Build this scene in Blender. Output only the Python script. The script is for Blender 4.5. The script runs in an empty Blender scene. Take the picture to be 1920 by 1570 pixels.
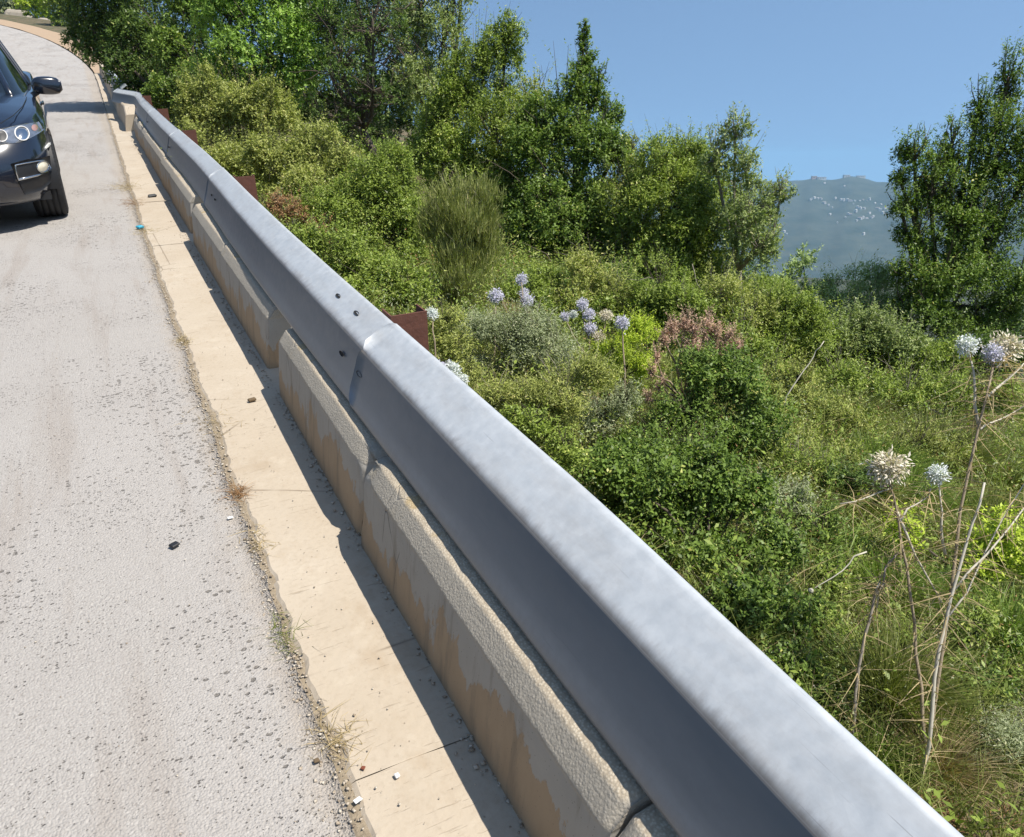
import bpy, math, random
import numpy as np
from mathutils import Vector, Matrix, noise

# ------------------------------------------------------------------ camera frame
# "Road frame": x right across the road, y along the road, z normal to the road, origin under the camera.
# The whole road climbs: TILT turns the road frame into the world frame (true vertical = world Z).
F, CX, CY = 1450.0, 960.0, 785.0
EYE = 1.55
YAW, PITCH, CLIMB = math.radians(26.945), math.radians(25.993), math.radians(8.0)
cR = Vector((math.cos(YAW), -math.sin(YAW), 0))
cF = Vector((math.sin(YAW)*math.cos(PITCH), math.cos(YAW)*math.cos(PITCH), -math.sin(PITCH)))
cU = cR.cross(cF)
TILT = Matrix.Rotation(CLIMB, 4, cR)
def ray(u, v): return cR*((u-CX)/F) + cU*((CY-v)/F) + cF
def at(u, v, d): return Vector((0, 0, EYE)) + ray(u, v)*d          # road-frame point at depth d
def world(p): return TILT @ Vector(p)

scene = bpy.context.scene
C = bpy.context.collection
cam = bpy.data.cameras.new('camera')
cam.sensor_fit = 'HORIZONTAL'; cam.sensor_width = 36; cam.lens = 36*F/1920
cam.clip_start = 0.02; cam.clip_end = 20000
co = bpy.data.objects.new('camera', cam); C.objects.link(co)
rot = Matrix((cR, cU, -cF)).transposed().to_4x4()
co.matrix_world = TILT @ Matrix.Translation((0, 0, EYE)) @ rot
scene.camera = co

# ------------------------------------------------------------------ light
AX, TAN = 0.75, 1.93
_h = 1/math.sqrt(1+TAN*TAN)
sun_road = Vector((AX*_h, -math.sqrt(1-AX*AX)*_h, TAN*_h))
sun_dir = world(sun_road).normalized()
el = math.asin(sun_dir.z); az = math.atan2(sun_dir.x, sun_dir.y)
sl = bpy.data.lights.new('sun', 'SUN'); sl.energy = 4.8; sl.angle = math.radians(0.5); sl.color = (1.0, 0.945, 0.86)
so = bpy.data.objects.new('sun', sl); C.objects.link(so)
so.rotation_euler = sun_dir.to_track_quat('Z', 'Y').to_euler(); so.location = (0, 0, 30)
w = bpy.data.worlds.new('World'); scene.world = w; w.use_nodes = True
nt = w.node_tree; nt.nodes.clear()
wo = nt.nodes.new('ShaderNodeOutputWorld'); bg = nt.nodes.new('ShaderNodeBackground')
sky = nt.nodes.new('ShaderNodeTexSky'); sky.sky_type = 'NISHITA'; sky.sun_disc = False
sky.sun_elevation = el; sky.sun_rotation = az; sky.altitude = 700
sky.air_density = 1.0; sky.dust_density = 0.9; sky.ozone_density = 2.6
# the low sky keeps the deep tone it has a little higher up
tc = nt.nodes.new('ShaderNodeTexCoord'); sx = nt.nodes.new('ShaderNodeSeparateXYZ'); cx = nt.nodes.new('ShaderNodeCombineXYZ')
ma = nt.nodes.new('ShaderNodeMath'); ma.operation = 'MULTIPLY_ADD'; ma.inputs[1].default_value = 0.72; ma.inputs[2].default_value = 0.30
nt.links.new(tc.outputs['Generated'], sx.inputs[0])
nt.links.new(sx.outputs[0], cx.inputs[0]); nt.links.new(sx.outputs[1], cx.inputs[1])
nt.links.new(sx.outputs[2], ma.inputs[0]); nt.links.new(ma.outputs[0], cx.inputs[2])
nt.links.new(cx.outputs[0], sky.inputs[0])
tn = nt.nodes.new('ShaderNodeMix'); tn.data_type = 'RGBA'; tn.blend_type = 'MULTIPLY'; tn.inputs[0].default_value = 1.; tn.inputs[7].default_value = (1.03, 1.05, .97, 1)
nt.links.new(sky.outputs[0], tn.inputs[6]); nt.links.new(tn.outputs[2], bg.inputs[0]); nt.links.new(bg.outputs[0], wo.inputs[0])
bg.inputs[1].default_value = 0.125
scene.view_settings.view_transform = 'Standard'; scene.view_settings.look = 'None'
scene.view_settings.exposure = 0.6; scene.view_settings.gamma = 1.0; scene.view_settings.use_curve_mapping = False
scene.cycles.max_bounces = 6; scene.cycles.volume_bounces = 0; scene.cycles.transparent_max_bounces = 6

# ------------------------------------------------------------------ materials
class NT:
    def __init__(s, name, alb=.74):
        s.m = bpy.data.materials.new(name); s.m.use_nodes = True
        s.t = s.m.node_tree; s.b = s.t.nodes['Principled BSDF']; s.out = s.t.nodes['Material Output']
        s.tc = None; s.alb = alb
    def n(s, typ, **kw):
        x = s.t.nodes.new(typ)
        for k, v in kw.items(): setattr(x, k, v)
        return x
    def link(s, a, b): s.t.links.new(a, b)
    def coord(s, scale=(1, 1, 1), kind='Object'):
        if s.tc is None: s.tc = s.n('ShaderNodeTexCoord')
        mp = s.n('ShaderNodeMapping'); mp.inputs['Scale'].default_value = scale
        s.link(s.tc.outputs[kind], mp.inputs[0]); return mp.outputs[0]
    def noise(s, scale, detail=4, rough=.55, co=(1, 1, 1), kind='Object'):
        x = s.n('ShaderNodeTexNoise'); x.inputs['Scale'].default_value = scale
        x.inputs['Detail'].default_value = detail; x.inputs['Roughness'].default_value = rough
        s.link(s.coord(co, kind), x.inputs['Vector']); return x.outputs['Fac']
    def voro(s, scale, co=(1, 1, 1), feature='F1', out='Distance', kind='Object'):
        x = s.n('ShaderNodeTexVoronoi', feature=feature); x.inputs['Scale'].default_value = scale
        s.link(s.coord(co, kind), x.inputs['Vector']); return x.outputs[out]
    def ramp(s, fac, stops):
        x = s.n('ShaderNodeValToRGB'); e = x.color_ramp.elements
        while len(e) < len(stops): e.new(.5)
        for i, (p, c) in enumerate(stops):
            e[i].position = p; e[i].color = (c, c, c, 1) if isinstance(c, (int, float)) else (*c, 1)
        s.link(fac, x.inputs[0]); return x.outputs[0]
    def mix(s, fac, a, b, mode='MIX'):
        x = s.n('ShaderNodeMix', data_type='RGBA', blend_type=mode)
        for sock, v in ((x.inputs[0], fac), (x.inputs[6], a), (x.inputs[7], b)):
            if isinstance(v, (int, float)): sock.default_value = v
            elif isinstance(v, tuple): sock.default_value = (*v, 1)
            else: s.link(v, sock)
        return x.outputs[2]
    def math(s, op, a, b=None):
        x = s.n('ShaderNodeMath', operation=op)
        for i, v in enumerate((a, b)):
            if v is None: continue
            if isinstance(v, (int, float)): x.inputs[i].default_value = v
            else: s.link(v, x.inputs[i])
        return x.outputs[0]
    def bump(s, h, strength=.5, dist=.01):
        x = s.n('ShaderNodeBump'); x.inputs['Strength'].default_value = strength; x.inputs['Distance'].default_value = dist
        s.link(h, x.inputs['Height']); s.link(x.outputs[0], s.b.inputs['Normal']); return x
    def set(s, **kw):
        if s.alb != 1. and 'Base_Color' in kw:
            v = kw['Base_Color']; kw['Base_Color'] = tuple(q*s.alb for q in v) if isinstance(v, tuple) else s.mix(1., v, (s.alb,)*3, 'MULTIPLY')
        for k, v in kw.items():
            i = s.b.inputs[k.replace('_', ' ')]
            if isinstance(v, (int, float)): i.default_value = v
            elif isinstance(v, tuple): i.default_value = (*v, 1) if len(v) == 3 else v
            else: s.link(v, i)
        return s
    def axis(s, i):
        x = s.n('ShaderNodeSeparateXYZ'); s.link(s.coord(), x.inputs[0]); return x.outputs[i]

def plain(name, col, rough=.5, metal=0., var=.25, scale=30, **kw):
    m = NT(name); f = m.noise(scale, 4)
    c = m.mix(f, tuple(x*(1-var) for x in col), tuple(min(1, x*(1+var)) for x in col))
    m.set(Base_Color=c, Roughness=rough, Metallic=metal, **kw); return m.m

def leaf_mat(name, dark, light, warm=None, rough=.42, trans=.30):
    m = NT(name, 1.)
    a = m.n('ShaderNodeAttribute', attribute_name='tint', attribute_type='GEOMETRY')
    if warm is None: warm = tuple(min(1, x*1.25) for x in light)
    k = 1.35 if name.startswith('dried') else 1. if name.startswith(('floret', 'dr', 'grass_straw')) else (1.0 if name.startswith('grass') else 1.48)
    g = lambda c: tuple(min(.75, x*k) for x in c)
    col = m.ramp(a.outputs['Fac'], [(0., g(dark)), (.5, g(light)), (.90, g(light)), (1., g(warm))])
    m.set(Base_Color=col, Roughness=rough)
    m.b.inputs['Specular IOR Level'].default_value = .2
    tr = m.n('ShaderNodeBsdfTranslucent'); tcol = m.mix(1.0, col, (1.0, 1.15, .45), 'MULTIPLY'); m.link(tcol, tr.inputs[0])
    mx = m.n('ShaderNodeMixShader'); mx.inputs[0].default_value = trans
    m.link(m.b.outputs[0], mx.inputs[1]); m.link(tr.outputs[0], mx.inputs[2]); m.link(mx.outputs[0], m.out.inputs[0])
    return m.m

M = {}
# worn pale road: cement-grey surface with open pits, faint brown wheel streaks
m = NT('worn_road')
big = m.noise(.55, 3); fine = m.noise(46, 5, .6)
base = m.mix(m.ramp(big, [(.3, 0.), (.7, 1.)]), (.452, .422, .390), (.498, .472, .442))
base = m.mix(m.math('MULTIPLY', fine, .35), base, (.33, .30, .275))
streak = m.math('MULTIPLY', m.ramp(m.noise(2.2, 4, .6, (2.6, .22, 1)), [(.52, 0.), (.66, 1.)]), .35)
base = m.mix(streak, base, (.30, .24, .19))
def pit_layer(scale, size, mask):
    wob = m.n('ShaderNodeTexNoise'); wob.inputs['Scale'].default_value = scale*1.3; m.link(m.coord(), wob.inputs['Vector'])
    vm = m.n('ShaderNodeVectorMath', operation='SCALE'); m.link(wob.outputs['Color'], vm.inputs[0]); vm.inputs['Scale'].default_value = .55/scale
    va = m.n('ShaderNodeVectorMath', operation='ADD'); m.link(m.coord((.8, 1.05, 1)), va.inputs[0]); m.link(vm.outputs[0], va.inputs[1])
    x = m.n('ShaderNodeTexVoronoi'); x.inputs['Scale'].default_value = scale; m.link(va.outputs[0], x.inputs['Vector'])
    sc = m.n('ShaderNodeSeparateColor'); m.link(x.outputs['Color'], sc.inputs[0])
    d = m.math('SUBTRACT', m.math('MULTIPLY', m.math('MULTIPLY', sc.outputs[0], sc.outputs[1]), m.math('MULTIPLY', mask, size)), x.outputs['Distance'])
    return m.ramp(d, [(0., 0.), (.10, 1.)])
pits = m.math('MAXIMUM', pit_layer(66, 1.0, m.ramp(m.noise(1.0, 3, .6, (1, .45, 1)), [(.42, .12), (.62, 1.)])), pit_layer(125, .62, m.ramp(m.noise(2.4, 3), [(.38, .25), (.6, 1.)])))
base = m.mix(m.math('MULTIPLY', pits, .75), base, (.10, .085, .07))
edge = m.ramp(m.math('ADD', m.axis(0), m.math('MULTIPLY', m.math('SUBTRACT', m.noise(9, 5, .7), .5), .20)), [(.10, 0.), (.20, 1.)]); base = m.mix(m.math('MULTIPLY', edge, .6), base, m.mix(m.noise(70, 5, .7), (.26, .20, .14), (.60, .52, .42)))
agg = m.n('ShaderNodeSeparateColor'); m.link(m.voro(170, out='Color'), agg.inputs[0]); base = m.mix(m.math('MULTIPLY', m.ramp(agg.outputs[0], [(.6, 0.), (1., 1.)]), .45), base, m.mix(agg.outputs[1], (.24, .21, .18), (.66, .62, .57)))
stip = m.voro(150); stip2 = m.noise(190, 3, .6)
base = m.mix(m.math('MULTIPLY', m.ramp(stip2, [(.5, 0.), (.7, 1.)]), .35), base, (.26, .235, .21))
h = m.math('SUBTRACT', m.math('ADD', m.math('MULTIPLY', fine, .3), m.math('MULTIPLY', m.math('SUBTRACT', stip2, stip), .6)), m.math('MULTIPLY', pits, 1.6))
m.set(Base_Color=base, Roughness=.85); m.bump(h, .9, .006); M['road'] = m.m
# smooth beige gutter concrete
m = NT('gutter_concrete')
c = m.mix(m.ramp(m.noise(1.3, 4), [(.35, 0.), (.68, 1.)]), (.50, .415, .31), (.565, .485, .38))
st = m.ramp(m.noise(3.2, 6, .7, (1, .6, 1)), [(.54, 0.), (.70, 1.)])
c = m.mix(m.math('MULTIPLY', st, .6), c, (.40, .30, .195))
fine_ = m.ramp(m.noise(55, 6, .7), [(.5, 0.), (.75, 1.)]); c = m.mix(m.math('MULTIPLY', fine_, .4), c, (.36, .285, .20))
sp = m.ramp(m.voro(22, (1, .8, 1)), [(.035, 1.), (.07, 0.)]); c = m.mix(m.math('MULTIPLY', sp, .6), c, (.22, .17, .11))
lines = m.ramp(m.noise(14, 3, .6, (.6, 6, 1)), [(.63, 0.), (.72, 1.)]); c = m.mix(m.math('MULTIPLY', lines, .55), c, (.33, .255, .17))
crk = m.ramp(m.voro(1.3, (1, .8, 1), 'DISTANCE_TO_EDGE'), [(0., 1.), (.006, 0.)]); crk = m.math('MULTIPLY', crk, m.ramp(m.noise(2.0, 3), [(.48, 0.), (.56, .9)])); c = m.mix(crk, c, (.20, .15, .10))
blot = m.ramp(m.noise(7., 6, .7), [(.56, 0.), (.66, 1.)]); c = m.mix(m.math('MULTIPLY', blot, .28), c, (.66, .58, .46))
m.set(Base_Color=c, Roughness=.8); m.bump(m.math('SUBTRACT', m.noise(38, 4), m.math('ADD', lines, sp)), .45, .004); M['gutter'] = m.m
# kerb blocks: grey cement skim peeling off tan concrete; pebbly weathered tops
m = NT('peeling_block')
X, Z = m.axis(0), m.axis(2)
z_edge = m.math('ADD', Z, m.math('MULTIPLY', m.math('SUBTRACT', m.noise(5.5, 6, .68, (1, 1, .38)), .5), .62))
peel = m.ramp(z_edge, [(.150, 1.), (.158, 0.)])
run = m.ramp(m.noise(16, 5, .65, (1, 1, .12)), [(.52, 0.), (.66, 1.)])
grey = m.mix(m.noise(9, 5), (.36, .34, .30), (.47, .44, .39)); tan = m.mix(m.noise(13, 5, .6, (1, 1, .4)), (.33, .235, .145), (.50, .38, .25))
face = m.mix(peel, grey, tan)
face = m.mix(m.math('MULTIPLY', run, .5), face, (.20, .165, .12)); pore = m.ramp(m.voro(70), [(.07, 1.), (.13, 0.)]); face = m.mix(m.math('MULTIPLY', pore, .6), face, (.12, .10, .075))
ck = m.ramp(m.voro(6.0, (1, 1.6, .7), 'DISTANCE_TO_EDGE'), [(0., 1.), (.02, 0.)])
ck = m.math('MULTIPLY', ck, m.ramp(m.noise(3.5, 3), [(.54, 0.), (.62, .85)])); face = m.mix(ck, face, (.09, .07, .05))
peb = m.voro(150); pebc = m.voro(60)
top = m.mix(m.ramp(peb, [(.15, 0.), (.6, 1.)]), (.66, .58, .45), (.46, .385, .285))
top = m.mix(m.math('MULTIPLY', m.ramp(m.noise(5, 5, .65), [(.50, 0.), (.64, 1.)]), .45), top, (.29, .25, .19))
top = m.mix(m.math('MULTIPLY', m.ramp(m.noise(8, 3), [(.6, 0.), (.68, 1.)]), .5), top, (.42, .29, .09))
cham = m.ramp(Z, [(.323, 1.), (.329, 0.)]); top = m.mix(m.math('MULTIPLY', cham, .75), top, m.mix(m.noise(45, 6, .75), (.30, .275, .23), (.52, .48, .41)))
tm = m.ramp(m.math('ADD', Z, m.math('MULTIPLY', m.noise(30, 3), .012)), [(.276, 0.), (.284, 1.)])
m.set(Base_Color=m.mix(tm, face, top), Roughness=.9)
hh = m.math('ADD', m.math('MULTIPLY', m.math('ADD', m.math('MULTIPLY', m.math('SUBTRACT', 1., peb), .5), m.noise(75, 6, .75)), tm), m.math('SUBTRACT', m.math('MULTIPLY', m.noise(40, 5), .35), m.math('ADD', m.math('MULTIPLY', peel, .5), ck)))
m.bump(hh, .75, .0045); M['block'] = m.m
# galvanised rail
m = NT('galvanised_steel', 1.)
X, Z = m.axis(0), m.axis(2)
mot = m.noise(26, 5, .6); c = m.mix(m.ramp(mot, [(.3, 0.), (.7, 1.)]), (.46, .485, .50), (.56, .58, .59))
smear = m.ramp(m.noise(6.0, 7, .75, (1.6, .45, 1.6)), [(.45, 0.), (.70, 1.)])
spang = m.voro(42, out='Color'); sg_ = m.n('ShaderNodeSeparateColor'); m.link(spang, sg_.inputs[0]); c = m.mix(m.math('MULTIPLY', sg_.outputs[0], .16), c, (.33, .36, .39))
c = m.mix(m.math('MULTIPLY', smear, .28), c, (.30, .265, .225))
scr = m.ramp(m.noise(60, 3, .6, (3, .06, 3)), [(.66, 0.), (.70, 1.)]); c = m.mix(m.math('MULTIPLY', m.math('MULTIPLY', scr, m.ramp(m.noise(2.5, 3), [(.5, 0.), (.6, 1.)])), .5), c, (.22, .22, .22))
zz = m.math('ADD', Z, m.math('MULTIPLY', m.math('SUBTRACT', m.noise(45, 6, .75, (.4, 1, .25)), .5), .034))
seam = m.math('MAXIMUM', m.math('MULTIPLY', m.math('MULTIPLY', m.ramp(zz, [(.545, 1.), (.552, .75), (.568, 0.)]), m.ramp(Z, [(.5440, 0.), (.5455, 1.)])), m.ramp(m.noise(7, 4), [(.3, .5), (.65, 1.)])), m.ramp(Z, [(.5395, 0.), (.5415, .9), (.5440, .9), (.5455, 0.)]))
c = m.mix(m.math('MULTIPLY', seam, .7), c, (.12, .09, .07))
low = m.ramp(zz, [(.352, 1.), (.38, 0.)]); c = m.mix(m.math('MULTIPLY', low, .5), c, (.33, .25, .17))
face_shade = m.math('MULTIPLY', m.ramp(Z, [(.36, .6), (.42, .85), (.52, .97), (.5415, .97), (.5430, 0.)]), m.ramp(m.noise(3., 5, .6, (1, .35, 1)), [(.25, .9), (.7, 1.)]))
c = m.mix(face_shade, c, (.036, .070, .115))      # shade painted dark blue into the road-facing side, deepest below the ridge
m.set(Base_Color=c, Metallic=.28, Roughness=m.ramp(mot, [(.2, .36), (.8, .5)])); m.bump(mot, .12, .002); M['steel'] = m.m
m = NT('rusty_post')
c = m.mix(m.noise(18, 6, .7), (.085, .03, .02), (.215, .085, .055)); m.set(Base_Color=c, Roughness=.85); m.bump(m.noise(60, 5), .5, .004); M['rust'] = m.m
M['bolt'] = plain('dark_bolt', (.05, .05, .055), .5, .6)
M['hole'] = plain('slot_dark', (.012, .012, .012), .9)
# soil and hills
m = NT('bank_soil')
c = m.mix(m.noise(3, 6, .65), (.10, .075, .04), (.24, .18, .105)); c = m.mix(m.ramp(m.noise(1.1, 5), [(.4, 0.), (.6, 1.)]), c, (.075, .085, .03))
m.set(Base_Color=c, Roughness=.95); m.bump(m.noise(16, 6), .8, .05); M['soil'] = m.m
m = NT('verge_dirt')
c = m.mix(m.noise(6, 6, .65), (.40, .27, .165), (.50, .38, .26)); m.set(Base_Color=c, Roughness=.95); M['dirt'] = m.m
m = NT('far_hill_scrub')
c = m.mix(m.ramp(m.noise(.012, 8, .7), [(.38, 0.), (.62, 1.)]), (.030, .045, .026), (.075, .085, .055))
rk = m.ramp(m.noise(.03, 8, .75, (1, 1, 3)), [(.66, 0.), (.74, 1.)]); c = m.mix(m.math('MULTIPLY', rk, .5), c, (.22, .20, .17))
m.set(Base_Color=c, Roughness=1.); M['hill'] = m.m
m = NT('joint_dirt'); c = m.mix(m.noise(60, 6, .7), (.16, .12, .075), (.46, .38, .27)); m.set(Base_Color=c, Roughness=.95); m.bump(m.noise(120, 5), .9, .006); M['jointdirt'] = m.m
M['house_white'] = plain('limewash', (.66, .64, .60), .8, 0, .05, .2)
M['house_pink'] = plain('pink_plaster', (.62, .42, .34), .8, 0, .05, .2)
M['roof_tile'] = plain('pale_roof', (.45, .36, .30), .8, 0, .1, .3)
M['window_dark'] = plain('dark_window', (.03, .035, .04), .2)
M['stone'] = plain('pale_stone', (.42, .37, .30), .9, 0, .3, 6)
M['bark'] = plain('grey_bark', (.115, .09, .065), .95, 0, .45, 25)
M['palebark'] = plain('pale_dead_wood', (.36, .31, .25), .95, 0, .3, 25)
# leaves
M['l_deep'] = leaf_mat('leaf_deep_green', (.026, .047, .011), (.115, .170, .033), (.32, .32, .09))
M['l_dark'] = leaf_mat('leaf_dark_green', (.020, .038, .012), (.085, .130, .030), (.20, .22, .07))
M['l_mid'] = leaf_mat('leaf_mid_green', (.050, .072, .014), (.175, .225, .042), (.40, .40, .12))
M['l_bright'] = leaf_mat('leaf_bright_green', (.062, .105, .022), (.200, .300, .062), (.38, .45, .13), trans=.34)
M['l_olive'] = leaf_mat('leaf_olive', (0.070, 0.085, 0.022), (0.235, 0.255, 0.068), (0.440, 0.390, 0.160))
M['l_grey'] = leaf_mat('leaf_grey_green', (0.070, 0.085, 0.044), (0.230, 0.255, 0.140), (0.420, 0.400, 0.280))
M['l_pale'] = leaf_mat('leaf_pale_green', (0.095, 0.135, 0.060), (0.280, 0.350, 0.150), (0.480, 0.480, 0.280))
M['l_sage'] = leaf_mat('leaf_sage', (.055, .078, .026), (.185, .225, .078), (.38, .38, .18))
M['l_yellow'] = leaf_mat('leaf_yellow_green', (0.105, 0.150, 0.014), (0.330, 0.400, 0.045), (0.600, 0.560, 0.100), trans=.34)
M['l_pink'] = leaf_mat('dried_pink_bract', (.20, .125, .090), (.46, .31, .235), (.58, .44, .35), rough=.8, trans=.15)
M['l_dry'] = leaf_mat('dry_brown_leaf', (.11, .06, .028), (.30, .17, .08), (.42, .29, .15), rough=.8, trans=.15)
M['g_green'] = leaf_mat('grass_green', (0.060, 0.105, 0.018), (0.180, 0.262, 0.045), (0.375, 0.360, 0.105))
M['g_broom'] = leaf_mat('broom_stems', (.070, .082, .026), (.185, .200, .066), (.32, .30, .13))
M['g_straw'] = leaf_mat('grass_straw', (.22, .16, .075), (.42, .33, .18), (.55, .46, .28), rough=.7, trans=.2)
M['g_mix'] = leaf_mat('grass_mixed', (0.068, 0.090, 0.021), (0.203, 0.225, 0.060), (0.600, 0.465, 0.225))
M['straw'] = plain('dry_thistle_stem', (.62, .57, .46), .85, 0, .3, 60)
M['brownstem'] = plain('brown_thistle_stem', (.38, .30, .20), .85, 0, .4, 60)
M['fl_purple'] = leaf_mat('floret_lilac', (.40, .38, .56), (.62, .60, .74), (.82, .81, .88), rough=.7, trans=.2)
M['fl_white'] = leaf_mat('floret_blue_white', (.48, .50, .62), (.72, .74, .82), (.86, .87, .90), rough=.7, trans=.2)
M['fl_dry'] = leaf_mat('floret_dry_cream', (.40, .32, .24), (.66, .60, .50), (.82, .78, .68), rough=.8, trans=.2)

# ------------------------------------------------------------------ mesh helpers
def tag(o, label=None, cat=None, group=None, kind=None):
    if label: o['label'] = label
    if cat: o['category'] = cat
    if group: o['group'] = group
    if kind: o['kind'] = kind
    return o
def empty(name, base, label, cat, group=None, upright=False, rz=0.0):
    o = bpy.data.objects.new(name, None); C.objects.link(o); o.empty_display_size = .1
    if upright: o.matrix_world = Matrix.Translation(world(base)) @ Matrix.Rotation(rz, 4, 'Z')
    else: o.matrix_world = TILT @ Matrix.Translation(base) @ Matrix.Rotation(rz, 4, 'Z')
    return tag(o, label, cat, group)
def link(name, me, mat, parent=None, base=None, upright=False):
    me.materials.clear(); me.materials.append(M[mat] if isinstance(mat, str) else mat)
    o = bpy.data.objects.new(name, me); C.objects.link(o)
    if parent is not None: o.parent = parent
    elif base is not None:
        o.matrix_world = Matrix.Translation(world(base)) if upright else TILT @ Matrix.Translation(base)
    return o
class MB:
    def __init__(s): s.v = []; s.f = []
    def add(s, vs, fs):
        n = len(s.v); s.v += [tuple(p) for p in vs]; s.f += [tuple(i+n for i in f) for f in fs]; return s
    def box(s, x0, x1, y0, y1, z0, z1, b=0.0):
        if b <= 0:
            vs = [(x, y, z) for z in (z0, z1) for y in (y0, y1) for x in (x0, x1)]
            return s.add(vs, [(0, 2, 3, 1), (4, 5, 7, 6), (0, 1, 5, 4), (2, 6, 7, 3), (0, 4, 6, 2), (1, 3, 7, 5)])
        rings = [(z0, b), (z0+b, 0), (z1-b, 0), (z1, b)]; vs = []; fs = []
        for z, i in rings:
            a0, a1, c0, c1 = x0+i, x1-i, y0+i, y1-i
            k = b*.6 if i == 0 else b*.3
            vs += [(a0+k, c0, z), (a1-k, c0, z), (a1, c0+k, z), (a1, c1-k, z), (a1-k, c1, z), (a0+k, c1, z), (a0, c1-k, z), (a0, c0+k, z)]
        for r in range(3):
            for j in range(8): fs.append((r*8+j, r*8+(j+1) % 8, r*8+8+(j+1) % 8, r*8+8+j))
        fs.append(tuple(range(7, -1, -1))); fs.append(tuple(range(24, 32)))
        return s.add(vs, fs)
    def tube(s, path, rad, sides=6, cap=True):
        path = [Vector(p) for p in path]; n = len(path)
        if not hasattr(rad, '__len__'): rad = [rad]*n
        vs = []; fs = []; ref = Vector((.31, .57, .76))
        for i, p in enumerate(path):
            d = (path[min(i+1, n-1)] - path[max(i-1, 0)])
            d = d.normalized() if d.length > 1e-9 else Vector((0, 0, 1))
            a = d.cross(ref).normalized(); b = d.cross(a)
            for j in range(sides):
                t = 2*math.pi*j/sides; vs.append(p + (a*math.cos(t) + b*math.sin(t))*rad[i])
        for i in range(n-1):
            for j in range(sides):
                k = (j+1) % sides; fs.append((i*sides+j, i*sides+k, (i+1)*sides+k, (i+1)*sides+j))
        if cap: fs.append(tuple(range(sides-1, -1, -1))); fs.append(tuple(range((n-1)*sides, n*sides)))
        return s.add(vs, fs)
    def lathe(s, prof, c=(0, 0, 0), axis='X', seg=32):
        vs = []; fs = []; n = len(prof)
        for j in range(seg):
            t = 2*math.pi*j/seg
            for a, r in prof:
                p = {'X': (a, r*math.cos(t), r*math.sin(t)), 'Y': (r*math.cos(t), a, r*math.sin(t)), 'Z': (r*math.cos(t), r*math.sin(t), a)}[axis]
                vs.append((c[0]+p[0], c[1]+p[1], c[2]+p[2]))
        for j in range(seg):
            k = (j+1) % seg
            for i in range(n-1): fs.append((j*n+i, k*n+i, k*n+i+1, j*n+i+1))
        return s.add(vs, fs)
    def grid(s, pts, nu, nv, closeu=False):
        fs = []
        for i in range(nu if closeu else nu-1):
            for j in range(nv-1): fs.append((i*nv+j, ((i+1) % nu)*nv+j, ((i+1) % nu)*nv+j+1, i*nv+j+1))
        return s.add(pts, fs)
    def mesh(s, name, smooth=False):
        me = bpy.data.meshes.new(name); me.from_pydata(s.v, [], s.f); me.validate(); me.update()
        if smooth: me.polygons.foreach_set('use_smooth', [True]*len(me.polygons))
        return me
    def build(s, name, mat, parent=None, base=None, upright=False, smooth=False):
        return link(name, s.mesh(name, smooth), mat, parent, base, upright)
def sstep(a, b, x):
    t = max(0., min(1., (x-a)/(b-a))); return t*t*(3-2*t)

# ------------------------------------------------------------------ the lie of the land (road frame)
def zroad(y): return 0. if y < 25 else (.0009*(y-25)**2 if y < 60 else 1.1025+.063*(y-60))
def xshift(y):
    s = .009*min(max(y-7, 0), 30)
    if y > 40: s -= (y-40)**2/380.
    return s
def nz(x, y, z=0., sc=1.): return noise.noise(Vector((x*sc, y*sc, z)))
def zterr(x, y):
    xs = x - xshift(y)
    if xs > .9:
        t = xs-.9
        z = -.05 - .27*t + .10*nz(x, y, 3., .7)*min(1, t) + .05*nz(x, y, 8., 2.2)*min(1, t*2)
        if t > 9: z -= .05*(t-9)**1.5
        if y > 14: z += sstep(14, 40, y)*.27*min(t, 6)
    elif xs < -5.5:
        t = -5.5-xs; z = .02 + .42*min(t, 14) + .12*nz(x, y, 5., .5)
    else: z = -.14
    return z + zroad(y)

# near ground
xs_ = sorted(set([-30, -24, -19, -15, -12, -10, -8.5, -7, -6, -5.6] + [-5.2, -3, -1, .5, .88] + [.95+.14*i for i in range(18)] + [3.6+.3*i for i in range(24)] + [11, 12, 13.5, 15, 18, 22, 27, 33, 40]))
ys_ = [-14, -10, -7, -5, -3.5, -2.5] + [-2+.25*i for i in range(64)] + [14+.6*i for i in range(30)] + [33, 36, 40, 45, 50, 56, 62, 70, 78, 86, 95, 105, 116, 128, 140]
mb = MB(); pts = [(x+xshift(y), y, zterr(x+xshift(y), y)) for x in xs_ for y in ys_]
mb.grid(pts, len(xs_), len(ys_))
tag(mb.build('ground', 'soil', base=(0, 0, 0), smooth=True), kind='structure')

# road sheet with a ragged right edge
ry = [-6+.06*i for i in range(170)] + [4.2+.2*i for i in range(100)] + [24.2+1.2*i for i in range(85)]
def redge(y): return .206 + xshift(y) + .022*nz(0, y, 1., 1.9) + .014*nz(0, y, 4., 9.) + .006*nz(2, y, 4., 31.)
mb = MB(); pts = []
for y in ry:
    e = redge(y)
    for x in [-5.3+xshift(y), -3.5+xshift(y), -1.8+xshift(y), -.8+xshift(y), -.2+xshift(y), e-.05, e]:
        pts.append((x, y, .0 + zroad(y) + .008*nz(x, y, 2., .8) - (.006 if x == e else 0)))
mb.grid(pts, len(ry), 7)
# edge face going down into the seam
n0 = len(mb.v); low = [(redge(y)+.004, y, zroad(y)-.06) for y in ry]
mb.v += low
for i in range(len(ry)-1): mb.f.append((i*7+6, n0+i, n0+i+1, (i+1)*7+6))
road = mb.build('road', 'road', base=(0, 0, 0), smooth=True); tag(road, kind='structure')
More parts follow.
